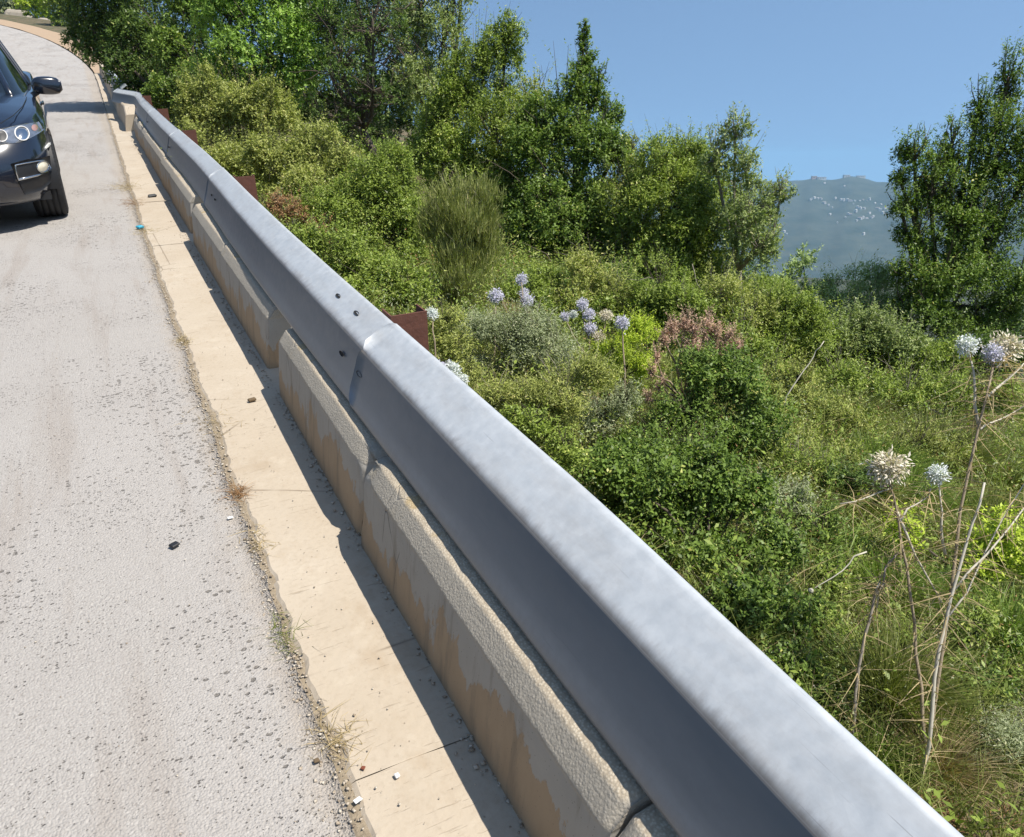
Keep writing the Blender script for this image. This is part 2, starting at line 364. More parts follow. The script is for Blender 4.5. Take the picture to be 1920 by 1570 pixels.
# verge beyond the bend
mb = MB(); pts = []
for i in range(40):
    y = 42+i*2.4
    for k in range(4):
        x = redge(y)+.05+k*.55; pts.append((x, y, zroad(y)+.02+.03*k+.04*nz(x, y, 0, .9)))
mb.grid(pts, 40, 4); tag(mb.build('dirt_verge', 'dirt', base=(0, 0, 0), smooth=True), kind='structure')

# crumbled dirt that fills the joint
mb = MB(); pts = []
for y in ry[:270]:
    e = redge(y)
    pts += [(e-.03, y, zroad(y)-.012), (e-.004, y, zroad(y)-.004+.004*nz(1, y, 0, 30)), (e+.012, y, zroad(y)-.005+.004*nz(4, y, 0, 30)), (e+.04, y, zroad(y)-.012)]
mb.grid(pts, 270, 4); tag(mb.build('joint_dirt', 'jointdirt', base=(0, 0, 0)), kind='structure')
# concrete gutter strip made of cast slabs
gut = bpy.data.objects.new('gutter', None); C.objects.link(gut); gut.matrix_world = TILT.copy(); tag(gut, kind='structure')
gj = [-4.5, -1.9, 1.28, 2.12, 6.42, 7.15, 9.3, 10.75, 12.1, 13.5, 15.6, 17.6, 20., 22.5, 25., 28., 31., 34., 38., 42.]
rnd = random.Random(4)
for a, b in zip(gj[:-1], gj[1:]):
    n = max(2, int((b-a)/(.03 if a < 5 else .12))); mb = MB(); pts = []
    dz = rnd.uniform(-.004, .004)
    for i in range(n+1):
        y = a+.0008+(b-a-.0016)*i/n; zr = zroad(y)+dz
        sh = xshift(y); e = redge(y)+.016+.008*nz(3., y, 1., 7.)
        jag = .004*nz(a, y, 6., 14.); e += .010*nz(a, y, 2., 19.)
        prof = [(e, -.07), (e, -.006+jag), (e+.012, .003), (.29+sh, .0035), (.38+sh, .004+.003*nz(.4, y, 0, 2)), (.46+sh, .0035), (.52+sh, .003), (.9+sh, .0), (.93+sh, -.12)]
        yk = a if i == 0 else b; pts += [(x, y+(.012*nz(x*7, yk, 3.)+.006*nz(x*25, yk, 5.) if i in (0, n) else 0.), z+zr) for x, z in prof]
    mb.grid(pts, n+1, 9)
    mb.f.append(tuple(range(8, -1, -1))); mb.f.append(tuple(range(n*9, n*9+9)))
    mb.build('slab', 'gutter', parent=gut)

# ------------------------------------------------------------------ low concrete kerb blocks under the rail
PROF = [(.550, .0), (.556, .06), (.562, .12), (.569, .18), (.575, .235), (.5795, .270), (.5810, .2785), (.5845, .2835), (.600, .3035), (.6155, .3235), (.6190, .3275), (.6240, .3300),
        (.636, .332), (.65, .334), (.668, .336), (.688, .336), (.71, .336), (.74, .336), (.78, .336), (.815, .333), (.832, .32), (.845, .25), (.86, .0)]
def kerb_block(y0, y1, label, dx=0., dz=0., yaw=0., tilt=0., chip=None, zscale=1.):
    n = max(8, int((y1-y0)/.028)); yc = (y0+y1)/2; mb = MB(); pts = []
    ly = [y0, y0+.006, y0+.018] + [y0+.03+(y1-y0-.06)*i/n for i in range(n+1)] + [y1-.018, y1-.006, y1]
    for iy, y in enumerate(ly):
        e = min(y-y0, y1-y); ins = .010*max(0, 1-e/.018)**1.4
        for ip, (x, z) in enumerate(PROF):
            rough = .0015 if ip < 5 else (.003 if ip < 12 else .0065)
            q = .6*nz(x*1.3, y, z*9+yc, 26.)+.5*nz(x, y, z*5, 70.)
            nx = (x-.70); px = x - ins*(1 if nx > 0 else -1); pz = z*zscale - ins*(z > .2) + rough*q*(z > .01) + .006*nz(.3, y, yc, 2.5)*(z > .2)
            px += rough*.6*nz(x+4, y, z*7, 33.) + .0015*nz(9., y, z*2+yc, 3.)*(z > .05)
            if chip and z > .1:
                cy, cw, cd = chip; k = max(0, 1-abs(y-cy)/cw); k *= .55+.45*nz(1, y, z*11, 40.); pz -= cd*k*(z > .26); px += cd*.7*k*(x < .62)
            pts.append((px-.7, y-yc, pz))
    mb.grid(pts, len(ly), len(PROF))
    N = len(PROF); mb.f.append(tuple(range(N-1, -1, -1))); mb.f.append(tuple(range((len(ly)-1)*N, len(ly)*N)))
    o = mb.build('kerb_block', 'block', smooth=False)
    for p in o.data.polygons: p.use_smooth = len(p.vertices) == 4
    o.matrix_world = TILT @ Matrix.Translation((.7+dx, yc, -.006+dz+zroad(yc))) @ Matrix.Rotation(yaw, 4, 'Z') @ Matrix.Rotation(tilt, 4, 'X')
    return tag(o, label, 'block', 'concrete kerb blocks lined up under the guardrail')
kerb_block(-1.6, .735, 'low kerb block butted against the end of the long tan-patched block', -.012, -.012)
kerb_block(.745, 2.205, 'long kerb block with large tan peeled patches beside the black scrap', -.016, 0., .004, 0., (2.2, .12, .03))
kerb_block(2.235, 3.60, 'kerb block with chipped corner and cracked tan face, just before the wide gap', -.006, 0., -.008, 0., (2.24, .09, .035))
kerb_block(3.945, 5.50, 'kerb block with lichen-yellow end face standing past the wide gap', .010, .0, .004)
kerb_block(5.535, 7.12, 'smooth grey kerb block between the narrow joint and the second gap', .012, -.004, .0)
kerb_block(7.50, 9.20, 'kerb block with an open end joint, next to the black plastic scrap on the gutter', .036, .0, .0)
kerb_block(9.225, 10.42, 'short pale kerb block following the one beside the black scrap', .044, -.006, .004)
kerb_block(10.47, 12.2, 'kerb block with a rounded top under the middle of the far rail', .056, .004, -.004)
kerb_block(12.23, 13.50, 'kerb block with a dark slot beside it near the bent rail', .064, -.006, .0)
kerb_block(13.6, 15.0, 'broken-topped kerb block near the bent rail', .072, .0, .008, 0., (14.4, .3, .05))
kerb_block(15.1, 16.35, 'kerb block with a hollow worn in its face by the bent rail', .082, .006, -.01, 0., (15.7, .4, .06))
# low cast wall that carries on past the bent end of the rail
mb = MB(); pts = []; wl = [17.3+.4*i for i in range(62)]
for y in wl:
    s = xshift(y)+.03*nz(2, y, 0, .4); z0 = zroad(y)
    hh = .40*sstep(16.6, 17.6, y)+.04*nz(7, y, 1, .8)
    pts += [(x+s-.7, y-17.3, z+z0) for x, z in [(.44, 0.), (.47, hh*.6), (.49, hh-.02), (.51, hh), (.70, hh), (.72, hh-.03), (.74, -.1)]]
mb.grid(pts, len(wl), 7); mb.f.append(tuple(range(6, -1, -1))); mb.f.append(tuple(range((len(wl)-1)*7, len(wl)*7)))
tag(mb.build('parapet_wall', M['gutter'], base=(.7, 17.3, 0), smooth=False), 'low pale concrete parapet wall in tree shade past the bent rail end', 'wall')

# ------------------------------------------------------------------ steel guardrail
RP = [(.846, .560), (.8435, .600), (.8420, .612), (.8380, .6195), (.832, .6205), (.822, .6165), (.795, .6010), (.765, .5835), (.735, .5655), (.7215, .5575), (.7150, .5530), (.7112, .5485), (.7088, .5430), (.7068, .5360), (.7040, .5270), (.6975, .505), (.6890, .475), (.6805, .450), (.6720, .425), (.6620, .397), (.6500, .366), (.6440, .3535), (.6425, .3475), (.6465, .3430), (.672, .3440)]
rail = empty('guardrail', (.7, 3., 0), 'long galvanised steel guardrail with bolted splices and dented, kinked far end', 'guardrail')
rbase = Vector((.7, 3., 0))
def rail_wob(y): return .002*nz(1., y, 0, .55)+.0012*nz(3., y, 2., 1.7), .002*nz(5., y, 0, .5)
def rail_xz(x, z, y, bent):
    wx, wz = rail_wob(y)
    if x > .71: x -= .026*(1-sstep(.2, 1.4, y))*(x-.71)/.13
    x += wx + .006*max(0., 1-max(y, 0)/2.2) + .058*sstep(4.0, 8.5, y) + .03*sstep(11, 17, y); z += wz
    if bent:
        k = sstep(14., 19., y); x += .05*sstep(16., 18.6, y) - .34*sstep(18.4, 20.6, y); z += .012*math.sin(y*2.1)*k + .03*sstep(18.6, 20.4, y)
    return x, z
def beam(y0, y1, proud, bent=False, roundnear=False, roundfar=True):
    n = int((y1-y0)/.10)+1; ys = [y0+(y1-y0)*i/n for i in range(n+1)]
    th = .004; P = len(RP); nor = []
    for i in range(P):
        a = Vector(RP[max(i-1, 0)]); b = Vector(RP[min(i+1, P-1)]); d = (b-a).normalized(); nor.append((d.y, -d.x))
    arc = [0.]
    for i in range(1, P): arc.append(arc[-1]+(Vector(RP[i])-Vector(RP[i-1])).length)
    L = arc[-1]; mb = MB(); pts = []
    for side in (0, 1):
        for iy, y in enumerate(ys):
            for i in range(P):
                x, z = RP[i]; o = proud + (0 if side == 0 else -th)
                yy = y
                if roundfar and iy == n:      # the visible sheet end has rounded corners
                    e = min(arc[i]-arc[2], L-arc[i]-.03); yy -= .05*max(0, 1-max(e, 0)/.05)**2
                    e2 = abs(arc[i]-arc[11]); yy -= .045*max(0, 1-e2/.035)**1.5
                xx, zz = rail_xz(x+nor[i][0]*o, z+nor[i][1]*o, y, bent)
                pts.append((xx-rbase.x, yy-rbase.y, zz))
    N = (n+1)*P
    for i in range(n):
        for j in range(P-1):
            a, b, c, d = i*P+j, (i+1)*P+j, (i+1)*P+j+1, i*P+j+1
            mb.f.append((a, d, c, b)); mb.f.append((N+a, N+b, N+c, N+d))
    for i in range(n):
        for j in (0, P-1): mb.f.append((i*P+j, (i+1)*P+j, N+(i+1)*P+j, N+i*P+j))
    for j in range(P-1):
        for i in (0, n): mb.f.append((i*P+j, N+i*P+j, N+i*P+j+1, i*P+j+1))
    mb.v = [tuple(p) for p in pts]
    return mb.build('beam', 'steel', parent=rail, smooth=True)
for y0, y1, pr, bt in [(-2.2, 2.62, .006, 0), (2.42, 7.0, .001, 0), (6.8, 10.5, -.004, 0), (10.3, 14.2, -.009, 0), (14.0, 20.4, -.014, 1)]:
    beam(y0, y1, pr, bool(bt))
# the torn end piece that turns back towards the road
mb = MB(); pts = []
for i in range(22):
    y = 20.9+i*.55
    for x, z in RP[::2]:
        xx = x+.02+.012*math.sin(i*.5)+.045*sstep(0, 8, i); pts.append((xx-rbase.x, y-rbase.y, z+.03+.01*math.sin(i*.7)+zroad(y)))
mb.grid(pts, 22, len(RP[::2])); mb.build('torn_end', 'steel', parent=rail, smooth=True)
def on_rail(t, y, off=.0):
    # t: 0..1 along the top plate (back to ridge), 1..2 along the face
    if t <= 1: i0, i1, k = 4, 10, t
    else: i0, i1, k = 13, 20, t-1
    a, b = Vector(RP[i0]), Vector(RP[i1]); p = a.lerp(b, k); d = (b-a).normalized(); nrm = Vector((d.y, -d.x))
    p += nrm*off; x, z = rail_xz(p.x, p.y, y, False)
    return Vector((x-rbase.x, y-rbase.y, z)), Vector((nrm.x, 0, nrm.y)), Vector((d.x, 0, d.y))
def fastener(t, y, kind):
    p, nrm, d = on_rail(t, y, .003 if kind == 'slot' else .006); mb = MB()
    if kind == 'slot':          # open slotted hole: dark recess with a lipped rim
        vs = []; fs = []
        for r, o in ((1., .0025), (.72, -.0005)):
            for j in range(10):
                a = 2*math.pi*j/10; vs.append(p + Vector((0, 1, 0))*math.cos(a)*.030*r + d*math.sin(a)*.0085*r + nrm*o)
        for j in range(10): fs.append((j, (j+1) % 10, 10+(j+1) % 10, 10+j))
        fs.append(tuple(range(10, 20))); mb.add(vs, fs); mb.build('slot', 'hole', parent=rail)
    else:
        mb.tube([p-nrm*.006, p+nrm*.002, p+nrm*.008, p+nrm*.0105], [.013, .0135, .011, .006], 8); mb.build('bolt', 'bolt', parent=rail, smooth=False)
for y in (3.13, 2.87): fastener(.48, y, 'slot')
for y in (2.79, 2.56): fastener(1.42, y, 'slot')
for y in (6.60, 6.39): fastener(1.40, y, 'slot')
fastener(1.5, 10.2, 'bolt'); fastener(1.5, 13.7, 'bolt'); fastener(1.45, 16.8, 'bolt')
for y in (-1.0, 2.68, 6.38, 10.2, 13.75, 17.3):
    sx_ = .058*sstep(4.0, 8.5, y)+.03*sstep(11, 17, y); mb = MB(); zt = .625
    # folded channel post with its open side away from the road
    x0, x1 = .850+sx_, .995+sx_
    mb.box(x0-rbase.x, x1-rbase.x, y-rbase.y-.006, y-rbase.y+.0, -.35, zt+.0)
    mb.box(x0-rbase.x, x0-rbase.x+.006, y-rbase.y+.0005, y-rbase.y+.10, -.35, zt-.001)
    mb.box(x1-rbase.x-.006, x1-rbase.x, y-rbase.y+.0005, y-rbase.y+.10, -.35, zt-.002)
    mb.build('post', 'rust', parent=rail)
# ------------------------------------------------------------------ parked car
def car_mat():
    m = NT('black_car_paint'); m.set(Base_Color=m.mix(m.noise(900, 1), (.004, .006, .014), (.008, .011, .022)), Roughness=.22, Coat_Weight=1., Coat_Roughness=.02); return m.m
M['paint'] = car_mat()
M['plastic'] = plain('black_trim_plastic', (.014, .014, .015), .5, 0, .2, 200)
M['glass'] = plain('tinted_glass', (.006, .010, .013), .03, 0, .05, 2, Coat_Weight=.6)
M['chrome'] = plain('chrome', (.78, .79, .80), .12, 1., .02, 10)
M['tyre'] = plain('tyre_rubber', (.016, .016, .017), .75, 0, .3, 120)
M['rim'] = plain('alloy_rim', (.42, .43, .45), .3, .9, .05, 20)
M['lamp_silver'] = plain('lamp_reflector', (.36, .39, .44), .10, .7, .55, 25, Coat_Weight=1.)
M['lamp_white'] = plain('lamp_ring', (.86, .83, .78), .25, 0, .03, 10, Coat_Weight=1.)
M['lamp_amber'] = plain('lamp_amber', (.42, .24, .20), .2, 0, .2, 30, Coat_Weight=1.)
M['lamp_cream'] = plain('fog_lens', (.83, .76, .58), .15, 0, .06, 40, Coat_Weight=1.)
M['yellow'] = plain('yellow_plastic', (.75, .46, .03), .5, 0, .1, 40)
CYAW = math.radians(2.2); CB = Vector((-.375, 8.80, 0.)) - Matrix.Rotation(CYAW, 3, 'Z') @ Vector((.972, .70, 0.))
car = empty('parked_car', CB, 'glossy black sport utility car parked facing down the road', 'car', rz=CYAW)
OUT = [(0, 0), (.28, .006), (.50, .035), (.66, .10), (.79, .21), (.875, .36), (.935, .58), (.972, .88), (.982, 1.4), (.985, 2.2), (.985, 3.0), (.985, 3.7), (.97, 4.1), (.92, 4.45), (.78, 4.72), (.45, 4.85), (0, 4.88)]
def spline(P, n):
    P = [Vector((*p, 0)) for p in P]; cum = [0.]
    for a, b in zip(P[:-1], P[1:]): cum.append(cum[-1]+(b-a).length)
    res = []
    for i in range(n):
        s = cum[-1]*i/(n-1); k = 0
        while k < len(P)-2 and cum[k+1] < s: k += 1
        t = (s-cum[k])/(cum[k+1]-cum[k]); p0, p1, p2, p3 = P[max(k-1, 0)], P[k], P[k+1], P[min(k+2, len(P)-1)]
        q = .5*((2*p1)+(p2-p0)*t+(2*p0-5*p1+4*p2-p3)*t*t+(3*p1-p0-3*p2+p3)*t**3); res.append((q.x, q.y))
    return res
def lerp_tab(T, x):
    if x <= T[0][0]: return T[0][1]
    for (a, b), (c, d) in zip(T[:-1], T[1:]):
        if x <= c: return b+(d-b)*(x-a)/(c-a)
    return T[-1][1]
ZTOP = [(0, .80), (.1, .845), (.25, .89), (.5, .935), (.9, .985), (1.45, 1.045), (2., 1.075), (3., 1.12), (4., 1.20), (4.88, 1.22)]
ZBOT = [(0, .245), (.5, .24), (1.2, .27), (3.8, .29), (4.88, .34)]
FRT = [(0, .13), (.08, .05), (.2, .005), (.45, .0), (.62, .012), (.72, .035), (.85, .085), (1., .19)]
WID = [(0, .93), (.15, .965), (.4, .995), (.58, 1.0), (.7, .992), (.85, .975), (1., .925)]
def body_pt(x, y, s):
    fr = sstep(.95, .0, y) if y < .95 else 0
    fr = max(0., 1-y/.95); rr = max(0., 1-(4.88-y)/.7)
    yy = y + lerp_tab(FRT, s)*fr - lerp_tab(FRT, s)*.9*rr
    xx = x*lerp_tab(WID, s)
    zt, zb = lerp_tab(ZTOP, y), lerp_tab(ZBOT, y)
    return Vector((xx, yy, zb+(zt-zb)*s))
half = spline(OUT, 70); outl = half + [(-x, y) for x, y in half[-2:0:-1]]
S = [0, .04, .08, .14, .2, .28, .36, .45, .54, .6, .64, .68, .72, .78, .85, .9, .94, .97, 1.]
mb = MB(); n = len(outl); pts = []
for x, y in outl:
    for s in S: pts.append(body_pt(x, y, s))
# bonnet and deck: rings that close towards the centre line, gently crowned, with two raised folds
K = [.97, .9, .8, .68, .5, .3, .1, .0]
for i, (x, y) in enumerate(outl):
    pass
full = []
for i, (x, y) in enumerate(outl):
    col = [pts[i*len(S)+j] for j in range(len(S))]; t = col[-1]
    for k in K:
        fx = x*lerp_tab(WID, 1.)*k; fy = t.y+(max(min(t.y, 4.2), .62)-t.y)*(1-k)**1.0*.9
        crown = .055*(1-k*k)*min(1., .35+fy/1.2)
        fold = .018*math.exp(-((abs(fx)-.60)/.07)**2)*sstep(.25, .7, fy)
        col.append(Vector((fx, fy, lerp_tab(ZTOP, fy)*1.0+ (t.z-lerp_tab(ZTOP, t.y)) + crown + fold)))
    full += col
nv = len(S)+len(K)
mb.grid(full, n, nv, closeu=True)
mb.f.append(tuple(i*nv for i in range(n)))
body = mb.build('body', 'paint', parent=car, smooth=True)
# wheel arches cut out of the body
def cutter(y):
    c = MB(); prof = [(-1.2, 0.), (-1.2, .425), (1.2, .425), (1.2, 0.)]; c.lathe(prof, (0, y, .385), 'X', 40); me = c.mesh('arch'); o = bpy.data.objects.new('arch', me); C.objects.link(o); o.parent = car; return o
WY = (.885, 3.82)
bpy.context.view_layer.update()
cuts = [cutter(y) for y in WY]
for c in cuts:
    md = body.modifiers.new('arch', 'BOOLEAN'); md.operation = 'DIFFERENCE'; md.object = c; md.solver = 'EXACT'
bpy.context.view_layer.update()
dg = bpy.context.evaluated_depsgraph_get(); me2 = bpy.data.meshes.new_from_object(body.evaluated_get(dg))
if len(me2.polygons) > 500:
    body.modifiers.clear(); body.data = me2; me2.materials.clear(); me2.materials.append(M['paint'])
else: body.modifiers.clear()
for c in cuts: bpy.data.objects.remove(c, do_unlink=True)
for y in WY:
    mb = MB(); mb.lathe([(-.95, .424), (.95, .424)], (0, y, .385), 'X', 36)
    # keep the upper part only
    mb.f = [f for f in mb.f if all(mb.v[i][2] > .26 for i in f)]
    mb.build('wheel_arch_liner', 'plastic', parent=car, smooth=True)
mb = MB(); mb.box(-.86, .86, .35, 4.5, .24, .30); mb.build('underbody', 'plastic', parent=car)
# patches that follow the front skin
def xz_to_skin(x, z, off):
    hit = None
    for i in range(len(half)-1):
        if half[i][1] > 1.2: break
        q = []
        for hx, hy in (half[i], half[i+1]):
            zt, zb = lerp_tab(ZTOP, hy), lerp_tab(ZBOT, hy); q.append((body_pt(hx, hy, max(0, min(1, (z-zb)/(zt-zb)))), max(0, min(1, (z-zb)/(zt-zb)))))
        hit = (i, 1., q)
        if q[0][0].x <= abs(x) <= q[1][0].x:
            hit = (i, (abs(x)-q[0][0].x)/max(1e-6, q[1][0].x-q[0][0].x), q); break
    i, k, q = hit; p = q[0][0].lerp(q[1][0], k); s = q[0][1]+(q[1][1]-q[0][1])*k
    hx, hy = half[i][0]+(half[i+1][0]-half[i][0])*k, half[i][1]+(half[i+1][1]-half[i][1])*k
    j = min(i+2, len(half)-1); i = max(j-4, 0)
    ta = body_pt(*half[j], s)-body_pt(*half[i], s); tb = body_pt(hx, hy, min(1, s+.03))-body_pt(hx, hy, max(0, s-.03))
    nrm = ta.cross(tb).normalized()
    if nrm.y > 0: nrm = -nrm
    p = Vector((abs(x), p.y, z))+nrm*off; nn = nrm.copy()
    if x < 0: p.x = -p.x; nn.x = -nn.x
    return p, nn
def skin_patch(name, poly_top, poly_bot, sgn, mat, off, parent, nu=22, nv=7, dep=.012):
    x0 = max(poly_top[0][0], poly_bot[0][0]); mb = MB(); pts = []
    for layer in (off, off-dep):
        for i in range(nu):
            t = i/(nu-1)
            for j in range(nv):
                k = j/(nv-1); xa = poly_top[0][0]+(poly_top[-1][0]-poly_top[0][0])*t; za = lerp_tab(poly_top, xa)
                xb = poly_bot[0][0]+(poly_bot[-1][0]-poly_bot[0][0])*t; zb = lerp_tab(poly_bot, xb)
                p, _ = xz_to_skin(sgn*(xb+(xa-xb)*k), zb+(za-zb)*k, layer); pts.append(p)
    N = nu*nv; fs = []
    for i in range(nu-1):
        for j in range(nv-1): a = i*nv+j; fs.append((a, a+nv, a+nv+1, a+1))
    rim_ = [i*nv for i in range(nu)] + [(nu-1)*nv+j for j in range(1, nv)] + [i*nv+nv-1 for i in range(nu-2, -1, -1)] + [j for j in range(nv-2, 0, -1)]
    for a, b in zip(rim_, rim_[1:]+rim_[:1]): fs.append((a, b, N+b, N+a))
    mb.add(pts, fs); return mb.build(name, mat, parent=parent, smooth=True)
def ring_on_skin(x, z, r, tr, sgn, mat, name, parent, off=.008, sq=1.0, seg=26, pw=1.):
    path = []
    for i in range(seg+1):
        a = 2*math.pi*i/seg; p, _ = xz_to_skin(sgn*(x+r*sq*math.copysign(abs(math.cos(a))**pw, math.cos(a))), z+r*math.copysign(abs(math.sin(a))**pw, math.sin(a)), off); path.append(p)
    mb = MB(); mb.tube(path, tr, 6, cap=False); return mb.build(name, mat, parent=parent, smooth=True)
def disc_on_skin(x, z, r, sgn, mat, name, parent, off=.006, dome=.012):
    vs = []; fs = []
    for k, rr in enumerate((1., .75, .45, .0)):
        for j in range(18):
            a = 2*math.pi*j/18; p, nn = xz_to_skin(sgn*(x+r*rr*math.cos(a)), z+r*rr*math.sin(a), off+dome*(1-rr*rr)); vs.append(p)
    for k in range(3):
        for j in range(18): fs.append((k*18+j, k*18+(j+1) % 18, k*18+18+(j+1) % 18, k*18+18+j))
    mb = MB(); mb.add(vs, fs); return mb.build(name, mat, parent=parent, smooth=True)
for sg in (1, -1):
    hl = skin_patch('headlight', [(.46, .842), (.62, .872), (.80, .890), (.90, .885)], [(.48, .772), (.60, .752), (.74, .755), (.925, .815)], sg, 'lamp_silver', .004, car)
    ring_on_skin(.60, .812, .043, .005, sg, 'lamp_white', 'light_ring', hl); disc_on_skin(.60, .812, .038, sg, 'plastic', 'lens', hl, .006, .004)
    ring_on_skin(.755, .818, .052, .0055, sg, 'lamp_white', 'light_ring', hl); disc_on_skin(.755, .815, .045, sg, 'chrome', 'lens', hl, .006, .012)
    disc_on_skin(.858, .848, .024, sg, 'lamp_amber', 'reflector', hl, .006, .004)
    skin_patch('bumper_intake', [(.62, .60), (.75, .62), (.93, .60)], [(.66, .33), (.80, .34), (.92, .40)], sg, 'plastic', .006, car)
    path = [xz_to_skin(sg*x, z, .012)[0] for x, z in [(.645, .585), (.70, .59), (.76, .592), (.82, .592), (.862, .586), (.89, .545), (.90, .49), (.86, .482), (.78, .478), (.70, .472), (.64, .466), (.64, .52), (.645, .585)]]
    mb = MB(); mb.tube(path, [.006]*6+[.007]*7, 6, cap=False); mb.build('chrome_surround', 'chrome', parent=car, smooth=True)
    mb = MB(); mb.tube(path[7:11], .011, 6); mb.build('chrome_strip', 'chrome', parent=car, smooth=True)
    fg = disc_on_skin(.845, .535, .042, sg, 'lamp_cream', 'fog_lamp', car, .010, .012); ring_on_skin(.845, .535, .046, .006, sg, 'chrome', 'bezel', fg, .011)
    path = [xz_to_skin(sg*x, z, .008)[0] for x, z in [(.895, .672), (.915, .682), (.935, .692), (.945, .698)]]
    mb = MB(); mb.tube(path, [.008, .014, .014, .006], 6); mb.build('side_marker', 'lamp_white', parent=car)
    # kidney grille half
    gr = skin_patch('grille', [(.04, .80), (.12, .815), (.30, .80), (.36, .77)], [(.05, .58), (.15, .565), (.27, .58), (.34, .64)], sg, 'plastic', .006, car, 12, 5)
    ring_on_skin(.195, .69, .112, .010, sg, 'chrome', 'grille_frame', gr, .010, 1.38, 40, .5)
    for k in range(5):
        xk = .09+.055*k; path = [xz_to_skin(sg*xk, z, .010)[0] for z in (.60, .68, .78)]; mb = MB(); mb.tube(path, .006, 5); mb.build('grille_bar', 'chrome', parent=gr)
    # shut line of the bonnet
    path = [Vector((sg*x, y, lerp_tab(ZTOP, y)+z)) for x, y, z in [(.60, .24, .018), (.72, .5, .022), (.80, .9, .018), (.835, 1.3, .012), (.84, 1.5, .008)]]
    mb = MB(); mb.tube(path, .004, 5); mb.build('bonnet_shut_line', 'plastic', parent=car)
    # door mirror
    mr = MB(); pts = []
    for i in range(9):
        t = i/8
        for j in range(12):
            a = 2*math.pi*j/12; wv = math.copysign(abs(math.cos(a))**.6, math.cos(a)); hv = math.copysign(abs(math.sin(a))**.6, math.sin(a))
            prof = [(.02, .03), (.06, .07), (.09, .083), (.10, .087), (.10, .088), (.098, .088), (.094, .084), (.085, .075), (.05, .04)][i]
            pts.append((sg*(.905+.275*t), 1.83+wv*prof[0]*.62+.03*t, 1.145+hv*prof[1]-.012*t))
    mr.grid(pts, 9, 12)
    for i in range(8): mr.f.append((i*12+11, (i+1)*12+11, (i+1)*12, i*12))
    mr.f.append(tuple(range(96, 108))); mr.f.append(tuple(range(11, -1, -1)))
    mo = mr.build('door_mirror', 'paint', parent=car, smooth=True)
    mb = MB(); mb.tube([(sg*.86, 1.86, 1.03), (sg*.91, 1.85, 1.06), (sg*.96, 1.84, 1.085)], [.03, .028, .022], 8); mb.build('mirror_stalk', 'plastic', parent=mo, smooth=True)
# greenhouse
GH = []
GO = [(0, 0), (.3, .012), (.55, .06), (.72, .16), (.80, .30), (.86, .7), (.88, 1.3), (.87, 2.1), (.80, 2.7), (.66, 3.02), (.35, 3.12), (0, 3.15)]
gh = spline(GO, 44); go = gh+[(-x, y) for x, y in gh[-2:0:-1]]
def gh_pt(x, y, s):
    fr = max(0, 1-y/1.6); rr = max(0, (y-1.6)/1.55)
    yy = 1.36+y+1.02*s*fr**.8-1.05*s*rr; xx = x*(1-.26*s-.03*s*s)
    zb = lerp_tab(ZTOP, 1.36+y)-.015; zt = 1.585+.075*(1-((yy-2.9)/1.1)**2*.5)
    return Vector((xx, yy, zb+(zt-zb)*s))
mb = MB(); pts = [gh_pt(x, y, s) for x, y in go for s in (0, .15, .3, .45, .6, .75, .9, 1.)]
mb.grid(pts, len(go), 8, closeu=True); gl = mb.build('windscreen_and_windows', 'glass', parent=car, smooth=True)
mb = MB(); pts = []
for x, y in go:
    e = gh_pt(x, y, 1.); e0 = gh_pt(x, y, .93); pts.append(e0+Vector((0, 0, .004)))
    for k in (1., .9, .7, .4, .0): pts.append(Vector((e.x*k, e.y+(2.9-e.y)*(1-k)*.8, e.z+.012+.035*(1-k*k))))
mb.grid(pts, len(go), 6, closeu=True); mb.build('roof', 'paint', parent=car, smooth=True)
for sg in (1, -1):
    for (x, y), r in (((.72, .16), .032), ((.88, 1.35), .03), ((.78, 2.75), .05)):
        path = [gh_pt(sg*x, y, s) for s in (-.02, .2, .4, .6, .8, .98)]; mb = MB(); mb.tube(path, r, 8); mb.build('pillar', 'paint', parent=car, smooth=True)
    path = [gh_pt(sg*x, y, .01)+Vector((sg*.006, 0, .01)) for x, y in gh[14:40]]; mb = MB(); mb.tube(path, .012, 6); mb.build('window_trim', 'plastic', parent=car)
    path = [body_pt(.985*sg, y, .86)+Vector((sg*.012, 0, 0)) for y in (1.95, 2.0, 2.1, 2.15)]; mb = MB(); mb.tube(path, .013, 6); mb.build('door_handle', 'paint', parent=car)
for dx_, r in ((.0, .03), (.075, .026)):
    p = gh_pt(.47+dx_, .045+dx_*.25, .17+.0*dx_); mb = MB(); mb.tube([p+Vector((-.02, -.012, .008)), p+Vector((0, -.018, 0)), p+Vector((.03, -.010, -.01))], [r*.5, r*.75, r*.4], 6)
    mb.build('yellow_charm', 'yellow', parent=gl, smooth=True)
